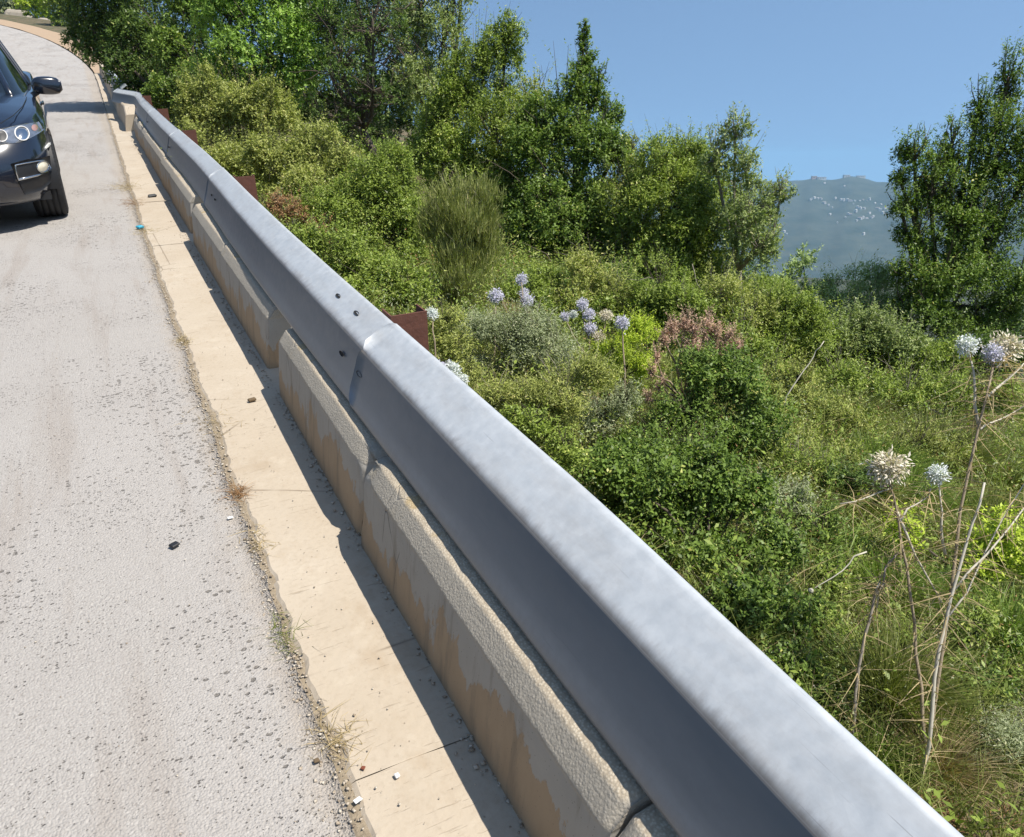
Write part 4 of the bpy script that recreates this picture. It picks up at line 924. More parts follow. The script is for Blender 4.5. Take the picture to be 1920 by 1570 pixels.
for k, (lab, mt, u, v, d, w_, h_, n_, bw_, dr, ln_) in enumerate([
    ('brownish grass tussock beside the wide olive tussock', 'g_mix', 1570, 770, 5.6, 200, 110, 2000, 2.2, .4, .8),
    ('green grass tussock under the leaning straw stalk', 'g_green', 1500, 760, 5.8, 160, 90, 1500, 2.2, .4, .8),
    ('reddish dry grass tussock behind the wide olive tussock', 'l_dry', 1640, 740, 6.2, 200, 70, 900, 2., .4, .8),
    ('fine green grass tussock behind the big cream seed head', 'g_green', 1690, 940, 4.2, 190, 130, 2000, 2.4, .5, .8),
    ('yellowish grass tussock below the small white globe', 'g_mix', 1780, 1010, 3.7, 200, 140, 2000, 2.6, .5, .8),
    ('fresh grass tussock between two thistle stalks', 'g_green', 1800, 1130, 3.1, 170, 150, 1500, 2.8, .5, .8),
    ('straw and green grass tussock beside the pale tangled shrub', 'g_mix', 1600, 960, 4.1, 170, 120, 1600, 2.4, .5, .8),
    ('dark green grass tussock in the hollow behind the broken stalk', 'g_green', 1650, 1120, 3.2, 180, 160, 1600, 2.8, .5, .8),
    ('long arching grass beside the bright green tussock', 'g_mix', 1930, 1120, 3.0, 200, 170, 1500, 2.8, .6, .8),
    ('sparse grass clump in front of the dark leafy hummock', 'g_mix', 1820, 1400, 2.5, 190, 130, 1100, 2.8, .6, .9),
    ('olive grass tussock beyond the arching tussock', 'g_mix', 1900, 830, 5., 220, 120, 2000, 2.3, .4, .8),
    ('bright grass tussock below the feathery shrub', 'g_green', 1200, 780, 4.4, 120, 80, 900, 2.4, .4, .8)]):
    tussock('grass_tuft', lab, mt, u, v, d, w_, h_, n_, 200+k, bw_, dr, ln_)
plant('leafy_shrub', 'dark shrub in the hollow just below the big cream seed head', 'shrub', 'l_dark', 4.0, [(1590, 910, 45, 30), (1640, 900, 40, 30), (1600, 960, 45, 30)], 47, 11, .5, cover=1.4, part=SH)
plant('leafy_shrub', 'olive ferny shrub beside the pale tangled shrub', 'shrub', 'l_olive', 3.7, [(1640, 1040, 45, 40), (1600, 1080, 45, 40), (1690, 1090, 40, 40)], 48, 11, .3, cover=1.3, part=SH, up=.8)
plant('low_shrub', 'low dusty shrub hugging the rail behind the slotted beam', 'shrub', 'l_olive', 4.2, [(830, 600, 40, 26), (850, 650, 40, 34), (870, 700, 34, 30)], 49, 9, .4, cover=1.3, part=SH, up=.7)
plant('leafy_shrub', 'green brambly shrub below the spired oak, above the flower cluster', 'shrub', 'l_mid', 6.4, [(1060, 600, 60, 34), (1130, 590, 60, 36), (1220, 600, 60, 34), (1020, 570, 45, 30)], 50, 9, .5, cover=1.5, part=SH)
plant('leafy_shrub', 'grassy green shrub beside the rail below the dusty low shrub', 'shrub', 'l_mid', 2.9, [(1000, 800, 36, 26), (1060, 850, 45, 28), (960, 790, 26, 20)], 54, 11, .45, cover=1.4, part=SH)
plant('evergreen_tree', 'dark thicket seen between the half-bare tree and the upright oak', 'tree', 'l_dark', 21, [(760, 200, 80, 60), (700, 250, 80, 60), (820, 240, 80, 60), (640, 260, 70, 50), (760, 290, 90, 40)], 55, 7, .55, cover=1.3)
plant('evergreen_tree', 'dark thicket seen low between the broad oak and the spired oak', 'tree', 'l_dark', 13, [(1180, 480, 90, 60), (1300, 520, 90, 50), (1060, 500, 90, 60), (960, 480, 80, 60), (1400, 540, 70, 50)], 56, 8, .55, cover=1.3)
plant('evergreen_tree', 'mixed olive canopy tying the upright oak to the spired oak behind', 'tree', 'l_olive', 12, [(1000, 215, 55, 60), (990, 300, 80, 70), (1170, 330, 55, 50), (1150, 400, 70, 60), (1250, 350, 60, 50), (1180, 285, 22, 26)], 57, 8, .5, up=.7, cover=1.3, spikes=20)
plant('evergreen_tree', 'feathery green canopy behind the pale open shrub and broad oak', 'tree', 'l_mid', 11.5, [(1330, 330, 55, 50), (1280, 310, 40, 40), (1370, 400, 60, 60), (1300, 420, 70, 60), (1420, 450, 50, 50), (1240, 290, 26, 26)], 58, 8, .5, up=.8, cover=1.2, spikes=20)
for k, (lab, mt, d_, lb, lp_, as_, cv) in enumerate([
    ('olive shrub with dry tips under the leaning straw stalk', 'l_olive', 5.4, [(1450, 735, 50, 40), (1500, 720, 40, 36), (1430, 790, 50, 36)], 9, .4, 1.2),
    ('green shrub beside the wide olive grass tussock', 'l_mid', 6.2, [(1580, 715, 50, 34), (1640, 730, 45, 30), (1540, 740, 40, 30)], 9, .45, 1.2),
    ('dark tangled shrub above the glossy dark shrub', 'l_deep', 3.9, [(1230, 850, 55, 36), (1300, 860, 55, 40), (1180, 840, 40, 30)], 11, .5, 1.3),
    ('mid-green shrub above the pale tangled shrub', 'l_mid', 4.2, [(1480, 890, 55, 40), (1540, 900, 45, 40), (1440, 860, 45, 34)], 10, .45, 1.3),
    ('wispy olive shrub between the wide grass tussock and the cream seed head', 'l_olive', 5.0, [(1720, 840, 55, 40), (1780, 860, 45, 36), (1680, 860, 40, 30)], 9, .3, 1.),
    ('rough green shrub behind the wide olive grass tussock', 'l_mid', 6.3, [(1700, 735, 55, 34), (1780, 730, 55, 34), (1860, 740, 55, 36)], 9, .45, 1.2),
    ('straggling dry shrub below the flower cluster', 'l_grey', 4.0, [(1130, 780, 45, 36), (1090, 800, 40, 30), (1170, 760, 36, 30)], 9, .3, 1.),
    ('bushy green shrub under the yellow-leaved weed', 'l_mid', 6.2, [(1290, 590, 60, 36), (1390, 640, 55, 45), (1440, 700, 50, 40)], 9, .5, 1.3),
    ('dark leafy bush between the pale tangled shrub and the cream seed head', 'l_deep', 3.4, [(1540, 1000, 50, 45), (1590, 1050, 45, 45), (1560, 1090, 45, 40), (1480, 1010, 45, 40)], 12, .5, 1.4),
    ('shady leafy bush beside the broken grey stalk', 'l_deep', 2.9, [(1500, 1300, 50, 40), (1550, 1340, 45, 36), (1570, 1260, 40, 40)], 13, .5, 1.4),
    ('fern-like green weeds in front of the bright grass tussock', 'l_mid', 2.7, [(1830, 1180, 40, 40), (1690, 1220, 36, 36), (1900, 1300, 45, 40)], 14, .25, .9)]):
    plant('leafy_shrub', lab, 'shrub', mt, d_, lb, 300+k, lp_, as_, cover=cv, part=SH, up=.7, spikes=22, spike_len=.7, twigs=160, bark='palebark' if k % 2 else 'bark', bare=5)
for k, (lab, mt, d_, lb) in enumerate([
    ('tall rounded green bush between the broom and the oak scrub', 'l_mid', 6.8, [(1005, 545, 60, 55), (960, 585, 40, 40), (1030, 590, 50, 40)]),
    ('tall rounded olive bush at the foot of the spired oak', 'l_olive', 6.6, [(1100, 525, 60, 52), (1155, 555, 50, 46), (1080, 575, 50, 36)]),
    ('tall rounded yellow-green bush at the foot of the broad oak', 'l_mid', 6.4, [(1235, 545, 62, 56), (1285, 590, 50, 46), (1200, 590, 46, 40)]),
    ('tall rounded olive bush above the dried pink plumes', 'l_olive', 6.5, [(1350, 555, 58, 52), (1400, 600, 55, 50)]),
    ('tall rounded green bush at the foot of the pale open shrub', 'l_mid', 6.7, [(1475, 585, 58, 52), (1530, 625, 50, 46), (1440, 625, 46, 40)]),
    ('tall rounded leafy bush under the silvery wispy shrub', 'l_sage', 7.2, [(1620, 620, 58, 46), (1680, 640, 50, 40), (1570, 640, 40, 36)])]):
    plant('rounded_shrub', lab, 'shrub', mt, d_, lb, 400+k, 9, .45, cover=1.6, part=SH, up=.7, spikes=24, spike_len=.55, twigs=160, bark='palebark' if k % 2 else 'bark', bare=4)
# tangled scrub that runs together between the named shrubs: nobody could count it
def scrub(n, x0, x1, y0, y1, lo, hi, mat, label, nl=14, lp=7.5, asp=.42):
    p = scatter(n, x0, x1, y0, y1); q = np.array([nz(a[0]*1.0, a[1]*1.0, len(mat)+.5, .9) for a in p]); p = p[q > -.05]; m_ = len(p)
    dc = np.linalg.norm(p-np.array(co.matrix_world.translation), axis=1); dv = unit(np.column_stack([rng.normal(size=m_)*.5, rng.normal(size=m_)*.5, np.ones(m_)])); ln = lo+(hi-lo)*rng.random(m_)**1.5; parts = []
    for a, b in ((0, 3), (3, 5), (5, 8), (8, 30)):
        k = (dc >= a) & (dc < b)
        if k.sum() == 0: continue
        L = lp*.8*(.5*(max(a, 1.6)+min(b, 11)))/F; parts.append(leaves_along(rng, p[k], dv[k], ln[k], nl, L, L*asp, .9, 0., np.full(k.sum(), .45), .4, False))
    V, Fq, T = merge(parts); return tag(link('tangled_scrub', np_mesh('tangled_scrub', V, Fq, T), mat), label, 'scrub', kind='stuff')
scrub(9000, 1.05, 8.5, .8, 12., .12, .55, 'l_olive', 'dusty olive scrub tangled between the shrubs')
scrub(7000, 1.05, 8.5, .8, 12., .12, .50, 'l_mid', 'mid-green scrub tangled between the shrubs')
scrub(5000, 1.05, 8., .6, 9., .10, .45, 'l_deep', 'dark green scrub tangled between the shrubs')
scrub(3500, 1.05, 8., .8, 9., .10, .45, 'l_grey', 'grey-green wiry scrub tangled between the shrubs', 16, 7., .25)
scrub(3200, 1.05, 8., .8, 9., .10, .40, 'l_dry', 'withered brown scrub tangled between the shrubs', 10, 7., .3)
# --- undergrowth that covers the bank between the shrubs (uncountable)
def bank_grass(n, x0, x1, y0, y1, h, wd, mat, droop=.5):
    p = scatter(n, x0, x1, y0, y1); dv = unit(np.column_stack([rng.normal(size=n)*.45, rng.normal(size=n)*.45, np.ones(n)])); ln = h*(.4+.9*rng.random(n))
    V, Fq, T = blades(rng, p, dv, ln, np.full(n, wd)*(.6+.8*rng.random(n)), droop, 2); o = link('bank_grass', np_mesh('bank_grass', V, Fq, T), mat)
    return o
tag(bank_grass(42000, .98, 4.2, -.4, 5., .22, .0045, 'g_mix'), 'short mixed grass and weeds covering the near bank', 'grass', kind='stuff')
tag(bank_grass(8000, .97, 6., -1.2, 6., .24, .004, 'g_straw'), 'dry straw grass scattered over the near bank', 'dry grass', kind='stuff')
tag(bank_grass(26000, 1.0, 11., 4., 20., .30, .010, 'g_mix'), 'rough grass covering the upper bank', 'grass', kind='stuff')
tag(bank_grass(34000, 2.6, 10., .5, 9., .34, .007, 'g_mix'), 'long mixed grass over the open part of the bank', 'grass', kind='stuff')
tag(bank_grass(9000, 2.2, 10., .5, 9., .30, .008, 'g_green'), 'fresh green grass through the open part of the bank', 'grass', kind='stuff')
n = 9000; p = scatter(n, 1.02, 9., -.8, 16.); dv = unit(np.column_stack([rng.normal(size=n)*.5, rng.normal(size=n)*.5, np.ones(n)])); dcam = np.linalg.norm(p-np.array(co.location), axis=1)
V, Fq, T = leaves_along(rng, p, dv, .12+.05*dcam*rng.random(n), 9, .030, .013, .9, 0., np.full(n, .4))
tag(link('undergrowth', np_mesh('undergrowth', V, Fq, T), 'l_mid'), 'leafy green undergrowth between the shrubs on the bank', 'undergrowth', kind='stuff')

# ------------------------------------------------------------------ globe thistles
def globe(rng, c, r, mat, parent, base, name='flower_head', n=420, flat=1.):
    dv = unit(rng.normal(size=(n, 3))); dv[:, 2] *= flat; p = c+dv*r*.45; ln = r*.62*(.75+.5*rng.random(n))
    V, Fq, T = leaves_along(rng, p, unit(dv), ln, 2, r*.34, r*.13, .55, 0, np.full(n, .5), .3)
    # a solid heart so that the head is not see-through
    Vs = []; Fs = []
    for i in range(7):
        th = math.pi*i/6
        for j in range(10): ph = 2*math.pi*j/10; Vs.append(c+r*.5*np.array([math.sin(th)*math.cos(ph), math.sin(th)*math.sin(ph), math.cos(th)]))
    for i in range(6):
        for j in range(10): Fs.append((i*10+j, i*10+(j+1) % 10, (i+1)*10+(j+1) % 10, (i+1)*10+j))
    V, Fq, T = merge([(V, Fq, T), (np.array(Vs), np.array(Fs), np.full(len(Fs), .35))])
    return link(name, np_mesh(name, V-base, Fq, T), mat, parent=parent)
def thistle(label, d, stems, heads, seed, bristle=True, group=None):
    """stems: list of (points [(u, v[, dd])], radius px, material); heads: (u, v, r px, material[, dd])"""
    rng = np.random.default_rng(seed); px = d/F; u0, v0 = stems[0][0][0][:2]
    base = wpt(u0, v0, d); g = ground_under(base); rs = random.Random(seed)
    root = bpy.data.objects.new('globe_thistle', None); C.objects.link(root); root.location = Vector(g); root.empty_display_size = .1; tag(root, label, 'thistle', group)
    for k, (pts, r, mt) in enumerate(stems):
        P = [wpt(q[0], q[1], d+(q[2] if len(q) > 2 else 0)) for q in pts]
        if k == 0: P = [g-np.array([0, 0, .05])]+P if np.linalg.norm(g-P[0]) > .02 else P
        Q = []
        for a, b in zip(P[:-1], P[1:]):
            for t in (0, .5): Q.append(a+(b-a)*t+rng.normal(size=3)*.005*(t > 0))
        Q.append(P[-1]); mb = MB(); n = len(Q); mb.tube([Vector(q-g) for q in Q], [r*px*(1-.55*i/(n-1)) for i in range(n)], 6); st = mb.build('stem', mt, parent=root, smooth=True)
        if bristle:
            A = np.array(Q); seglen = int(10*n); idx = rng.integers(0, n-1, seglen); t = rng.random((seglen, 1)); bp = A[idx]*(1-t)+A[idx+1]*t; dv = unit(rng.normal(size=(seglen, 3))+np.array([0, 0, .2]))
            V, Fq, T = blades(rng, bp-g, dv, .03+.055*rng.random(seglen), np.full(seglen, .0035), .9, 3); link('dry_leaf', np_mesh('dry_leaf', V, Fq, T), 'g_straw', parent=st)
    for h_ in heads:
        u, v, r, mt = h_[:4]; c = wpt(u, v, d+(h_[4] if len(h_) > 4 else 0)); globe(rng, c, r*px, mt, root, g, flat=.8 if mt == 'fl_dry' else 1.)
    return root
S_, B_ = 'straw', 'brownstem'
thistle('tall dry branching thistle with lilac, white and cream globe heads', 2.15,
        [([(1735, 1490), (1752, 1320), (1782, 1120), (1800, 960), (1835, 800), (1864, 680)], 4.2, B_), ([(1835, 800, .01), (1828, 730, .02), (1818, 665, .02)], 3.4, S_), ([(1850, 745), (1885, 715, .03), (1930, 672, .05)], 3., S_),
         ([(1838, 805), (1880, 785, .03), (1930, 755, .06)], 2.2, S_), ([(1868, 690), (1885, 665, .02)], 2.5, S_)],
        [(1813, 648, 17, 'fl_white', .02), (1862, 663, 16, 'fl_purple'), (1884, 650, 26, 'fl_dry', .05)], 81)
thistle('pale cut thistle stalk with a long side branch and no flowers', 2.05,
        [([(1742, 1400), (1752, 1270), (1775, 1160), (1792, 1090), (1822, 985), (1846, 905)], 4.4, S_), ([(1790, 1105), (1850, 1040, .03), (1930, 940, .08)], 2.8, S_), ([(1775, 1160), (1840, 1050, .05), (1925, 900, .1)], 2.2, S_)], [], 82)
thistle('dry thistle with a big cream seed head and a small white globe', 2.15,
        [([(1738, 1420), (1728, 1290), (1715, 1170), (1700, 1060), (1685, 980), (1668, 905)], 4., B_), ([(1682, 960), (1715, 1040, .02), (1765, 1130, .05)], 3., S_), ([(1772, 1040, .03), (1766, 960, .02), (1760, 905, .02)], 3., S_), ([(1690, 975), (1720, 945, .02), (1745, 915, .02)], 2.2, S_), ([(1672, 915), (1620, 935, -.02), (1575, 945, -.04)], 1.8, S_)],
        [(1665, 878, 31, 'fl_dry'), (1757, 890, 17, 'fl_white', .02)], 83)
thistle('broken grey thistle stalk bent over at the top', 2.2, [([(1594, 1400), (1604, 1300), (1622, 1190), (1640, 1115), (1660, 1065), (1685, 1035)], 3.8, 'palebark'), ([(1640, 1115), (1650, 1090), (1645, 1140)], 2.5, S_)], [], 84)
for k, (lab, d, stems, heads) in enumerate([
    ('single lilac globe flower standing beside the flower trio', 4.9, [([(925, 690), (928, 620), (930, 565)], 2.4, B_)], [(929, 555, 12, 'fl_purple')]),
    ('trio of lilac globe flowers above the grey-green wiry shrub', 4.9, [([(995, 680), (990, 620), (984, 575)], 2.4, B_), ([(990, 620), (980, 570), (978, 530)], 1.8, B_), ([(988, 600), (982, 560)], 1.8, B_)], [(978, 525, 10, 'fl_purple', .05), (982, 549, 8, 'fl_purple', .06), (988, 565, 11, 'fl_purple')]),
    ('cluster of lilac and faded brown globe flowers beside the feathery shrub', 4.9, [([(1110, 710), (1106, 660), (1104, 600)], 2.4, B_), ([(1106, 660), (1096, 610), (1092, 580)], 1.8, B_), ([(1106, 650), (1110, 620)], 1.8, B_), ([(1108, 680), (1075, 630), (1060, 598)], 1.8, B_), ([(1108, 670), (1130, 630), (1136, 600)], 1.8, B_), ([(1108, 690), (1122, 660), (1125, 640)], 1.8, B_)],
     [(1092, 571, 10, 'fl_purple'), (1104, 590, 10, 'fl_purple'), (1107, 616, 10, 'fl_purple', -.03), (1059, 594, 8, 'fl_purple'), (1136, 592, 11, 'fl_dry'), (1123, 632, 11, 'fl_dry'), (1075, 590, 7, 'fl_white', .1)]),
    ('lone large lilac globe flower next to the feathery shrub', 4.7, [([(1172, 700), (1168, 650), (1166, 615)], 2.2, B_)], [(1166, 606, 12, 'fl_purple')]),
    ('whitish globe flower heads low behind the bright rail section', 3.1, [([(868, 740), (858, 715), (850, 690)], 2.2, B_), ([(862, 725), (838, 700), (832, 690)], 1.8, B_)], [(847, 694, 15, 'fl_white'), (828, 690, 10, 'fl_purple'), (866, 712, 10, 'fl_white')]),
    ('pale globe flower peeping over the rusty post', 3.3, [([(815, 640), (812, 600)], 2., B_)], [(810, 588, 10, 'fl_white')])]):
    thistle(lab, d, stems, heads, 90+k, bristle=False)
# loose pale stalks and dead sticks
def stalk(label, pts, d, r, mat, seed, tip=None):
    px = d/F; P0 = [wpt(q[0], q[1], d+(q[2] if len(q) > 2 else 0)) for q in pts]; b = P0[0]; mb = MB(); g_ = np.random.default_rng(seed); P = []
    for a_, c_ in zip(P0[:-1], P0[1:]):
        for t in (0, .33, .66): P.append(a_+(c_-a_)*t+g_.normal(size=3)*np.linalg.norm(c_-a_)*.05*(t > 0))
    P.append(P0[-1]); n = len(P); r *= .62
    mb.tube([Vector(p-b) for p in P], [r*px*(1-.4*i/(n-1)) for i in range(n)], 5)
    if tip: mb.lathe([(-tip*px, 0), (-tip*px*.5, tip*px*.8), (tip*px*.5, tip*px*.8), (tip*px, 0)], tuple(P[-1]-b), 'Z', 8)
    o = mb.build('dry_stalk', mat, smooth=True); o.location = Vector(b); return tag(o, label, 'dry stalk')
stalk('thin straw stalk leaning over the olive weeds', [(1470, 765), (1500, 705), (1525, 670), (1545, 640)], 5., 2.2, 'straw', 1)
stalk('pale dead stick with a white knob over the leafy shrub', [(1625, 1035), (1580, 1070), (1520, 1108)], 2.7, 2.6, 'straw', 2, 6)
stalk('pale dead stick lying beside the rail below the broken stalk', [(1595, 1385), (1560, 1330), (1525, 1285)], 2.3, 3., 'straw', 3)
stalk('grey dead branch lying across the pale grass', [(1660, 1370), (1610, 1385), (1570, 1350)], 2.4, 2.4, 'palebark', 4)
stalk('white bleached branch in the shade below the broad oak', [(1298, 495), (1303, 515), (1313, 540), (1316, 558), (1326, 575)], 7.4, 1.6, 'palebark', 5)
stalk('curved bleached branch in front of the oak scrub', [(1120, 556), (1150, 535), (1176, 524), (1200, 526), (1216, 520), (1232, 530)], 7.4, 1.4, 'palebark', 6)

# ------------------------------------------------------------------ loose gravel, litter
def gravel(n, fn, smin, smax, mat, label, seed):
    rs = np.random.default_rng(seed); oc = unit(np.array([[1, 0, 0], [-1, 0, 0], [0, 1, 0], [0, -1, 0], [0, 0, 1], [0, 0, -1.]])); of = np.array([[0, 2, 4], [2, 1, 4], [1, 3, 4], [3, 0, 4], [2, 0, 5], [1, 2, 5], [3, 1, 5], [0, 3, 5]])
    P = np.array([fn(rs) for _ in range(n)]); s = smin+(smax-smin)*rs.random((n, 1, 1))**3; V = oc[None]*s*(.5+.8*rs.random((n, 6, 3)))*np.array([1.1, 1.1, .6])
    a = rs.random(n)*6.28; ca, sa = np.cos(a)[:, None], np.sin(a)[:, None]; V = np.stack([V[..., 0]*ca-V[..., 1]*sa, V[..., 0]*sa+V[..., 1]*ca, V[..., 2]], -1)
    V += P[:, None]; V[..., 2] += s[..., 0]*.3
    Fq = (of[None]+np.arange(n)[:, None, None]*6).reshape(-1, 3); T = np.repeat(rs.random(n), 8)
    o = link('gravel', np_mesh('gravel', V.reshape(-1, 3), Fq, T), mat); o.matrix_world = TILT.copy(); return tag(o, label, 'gravel', kind='stuff')
m = NT('mixed_grit'); a_ = m.n('ShaderNodeAttribute', attribute_name='tint'); m.set(Base_Color=m.ramp(a_.outputs['Fac'], [(0., (.22, .17, .12)), (.2, (.42, .34, .25)), (.6, (.54, .46, .36)), (1., (.66, .60, .50))]), Roughness=.9); M['grit'] = m.m
def seam_pt(r):
    y = -1.5+r.random()**1.5*19; cl = .5+.5*nz(2., y, 0., 2.4); x = redge(y)+.006+r.normal()*.013*(.6+1.2*cl)-abs(r.normal())*.055*cl**1.5
    return (x, y, .0)
gravel(10000, seam_pt, .0012, .0068, 'grit', 'crumbled stone grit along the joint of road and gutter', 1)
def toe_pt(r):
    y = -1.+r.random()**1.4*17; cl = max(0, nz(8., y, 0., 3.)); return (.548+xshift(y)*.3-abs(r.normal())*(.018+.05*cl), y, .003)
gravel(2600, toe_pt, .0015, .0085, 'grit', 'stone grit gathered along the foot of the kerb blocks', 2)
def gut_pt(r):
    y = .4+r.random()**1.3*14; return (.23+r.random()**1.4*.30+xshift(y), y, .006)
gravel(900, gut_pt, .0008, .0045, 'grit', 'loose grit and crumbs lying on the gutter slabs', 4)
def road_pt(r): return (.18-abs(r.normal())*.8, r.uniform(.8, 9.), .004)
gravel(700, road_pt, .001, .004, 'grit', 'fine grit strewn over the road surface', 3)
def dry_tuft(label, x, y, n, h, seed, mat='g_straw', sp=.05):
    r = np.random.default_rng(seed); p = np.column_stack([r.normal(size=n)*sp*.5, r.normal(size=n)*sp, np.zeros(n)]); dv = unit(np.column_stack([r.normal(size=n)*.9, r.normal(size=n)*.9, .25+.6*r.random(n)]))
    V, Fq, T = blades(r, p, dv, h*(.4+.8*r.random(n)), np.full(n, .0022), .5, 3); o = link('dry_tuft', np_mesh('dry_tuft', V, Fq, T), mat); o.matrix_world = TILT @ Matrix.Translation((x, y, .0)); return tag(o, label, 'dry weed')
dry_tuft('rust-brown dried weed tuft in the road joint beside the black scrap', .215, 2.73, 130, .05, 1, 'l_dry', .035)
dry_tuft('pale dried weed in the road joint below the rust-brown tuft', .222, 2.36, 70, .05, 2)
dry_tuft('straw weed in the road joint beside the white paper scrap', .235, 1.42, 120, .055, 3, 'g_straw', .05)
dry_tuft('withered weed across the road joint near the parked car', .20, 10.4, 160, .14, 4, 'g_straw', .16)
dry_tuft('brown weed across the road joint beside the blue plastic scrap', .22, 9.3, 120, .12, 5, 'l_dry', .14)
dry_tuft('dry weed in the road joint just past the blue plastic scrap', .225, 7.8, 120, .08, 6, 'g_straw', .1)
dry_tuft('thin dry weed in the road joint half way up the strip', .215, 4.6, 110, .05, 7, 'g_straw', .05)
dry_tuft('tiny dry weed in the road joint by the brown stone', .215, 3.4, 90, .045, 8, 'g_straw', .10)
dry_tuft('dry roots in the road joint below the cracked gutter slab', .20, 1.85, 90, .05, 9, 'g_mix', .05)
def chunk(name, label, cat, u, v, sx, sy, sz, mat, rz, seed, z0=0.006):
    p = None; r_ = ray(u, v); t = (z0-EYE)/r_.z; p = Vector((0, 0, EYE))+r_*t; rs = random.Random(seed); mb = MB(); mb.box(-sx/2, sx/2, -sy/2, sy/2, 0, sz, min(sx, sy, sz)*.28)
    mb.v = [(x*(1+.25*nz(x*90, y*90, z*90+seed)), y*(1+.3*nz(x*70+3, y*70, z*80+seed)), z*(1+.2*nz(x*50, y*60, seed))) for x, y, z in mb.v]
    o = mb.build(name, mat); o.matrix_world = TILT @ Matrix.Translation(p) @ Matrix.Rotation(rz, 4, 'Z'); return tag(o, label, cat)
M['blackscrap'] = plain('black_plastic', (.02, .02, .022), .55, 0, .3, 80)
M['bluescrap'] = plain('blue_plastic', (.04, .42, .62), .35, 0, .3, 60)
M['paper'] = plain('white_paper', (.85, .85, .83), .8, 0, .05, 60)
M['brownstone'] = plain('brown_stone', (.16, .11, .06), .9, 0, .4, 80)
M['redleaf'] = plain('rust_flake', (.22, .06, .03), .8, 0, .4, 80)
chunk('plastic_scrap', 'flat black plastic scrap lying alone on the road', 'scrap', 327, 1024, .030, .026, .010, 'blackscrap', .5, 1)
chunk('plastic_scrap', 'black plastic scrap with a pale end on the gutter', 'scrap', 286, 370, .085, .05, .03, 'blackscrap', .1, 2)
chunk('plastic_scrap', 'bright blue crumpled plastic scrap at the road joint', 'scrap', 263, 429, .055, .05, .03, 'bluescrap', .4, 3)
chunk('stone', 'small brown stone on the gutter beside the wide block gap', 'stone', 473, 752, .038, .024, .014, 'brownstone', .2, 4)
chunk('paper_scrap', 'small white paper scrap at the edge of the gutter', 'paper', 671, 1501, .018, .012, .003, 'paper', .3, 5)
chunk('rust_flake', 'tiny rust-red flake on the gutter near the white paper scrap', 'flake', 681, 1441, .010, .010, .004, 'redleaf', .8, 6)
chunk('stone', 'tiny white pebble on the gutter next to the rust-red flake', 'stone', 745, 1456, .012, .012, .007, 'paper', .1, 7)
chunk('stone', 'dark pebble in the road joint beside the straw weed', 'stone', 594, 1428, .013, .011, .007, 'brownstone', .1, 8)
chunk('paper_scrap', 'pale flake in the road joint below the rust-brown tuft', 'paper', 432, 972, .020, .012, .006, 'paper', .1, 9)

# ------------------------------------------------------------------ beyond the bend: verge stones and trees
def road_obj(px_, py_, dz=0.): return (px_, py_, zterr(px_, py_)+dz)
def boulder(label, u, v, d, sx, sy, sz, seed):
    p = at(u, v, d); mb = MB(); n1, n2 = 14, 9; pts = []
    for i in range(n1):
        for j in range(n2):
            a = 2*math.pi*i/n1; b = math.pi*j/(n2-1); q = Vector((math.copysign(abs(math.cos(a))**.5, math.cos(a))*math.sin(b)**.5, math.copysign(abs(math.sin(a))**.5, math.sin(a))*math.sin(b)**.5, math.copysign(abs(math.cos(b))**.6, math.cos(b))))
            k = 1+.14*nz(q.x*2+seed, q.y*2, q.z*2); pts.append((q.x*sx*k, q.y*sy*k, sz+q.z*sz*k))
    mb.grid(pts, n1, n2, closeu=True); o = mb.build('boulder', 'stone', base=p, upright=True, smooth=False); return tag(o, label, 'boulder')
boulder('long pale squared boulder on the dirt verge beyond the bend', 36, 52, 92, 1.35, .7, .95, 1)
boulder('rounded tan boulder between two small trunks beyond the bend', 62, 58, 86, .55, .5, .75, 2)
boulder('grey boulder at the foot of the bright roadside tree', 86, 62, 82, .7, .5, .7, 3)
boulder('white stone at the outer end of the dirt verge', -4, 33, 98, .9, .5, .6, 4)
plant('roadside_tree', 'dusty grey-green roadside tree beyond the bend', 'tree', 'l_grey', 95, [(10, 5, 35, 26), (35, 0, 35, 26), (20, 28, 26, 14), (-20, 10, 30, 24)], 51, 6, .6, basept=tuple(at(25, 50, 95)), spikes=3)
plant('roadside_tree', 'bright yellow-green roadside tree beyond the bend', 'tree', 'l_yellow', 86, [(60, 18, 30, 22), (85, 30, 28, 20), (75, -10, 40, 30), (100, 10, 30, 36), (55, 36, 16, 10)], 52, 6, .6, basept=tuple(at(80, 66, 86)), spikes=3)
plant('roadside_tree', 'mid-green roadside tree tucked behind the leaning evergreen', 'tree', 'l_mid', 70, [(115, 20, 35, 35), (135, 45, 30, 22), (120, -25, 40, 35)], 53, 6, .6, basept=tuple(at(128, 75, 70)), spikes=3)

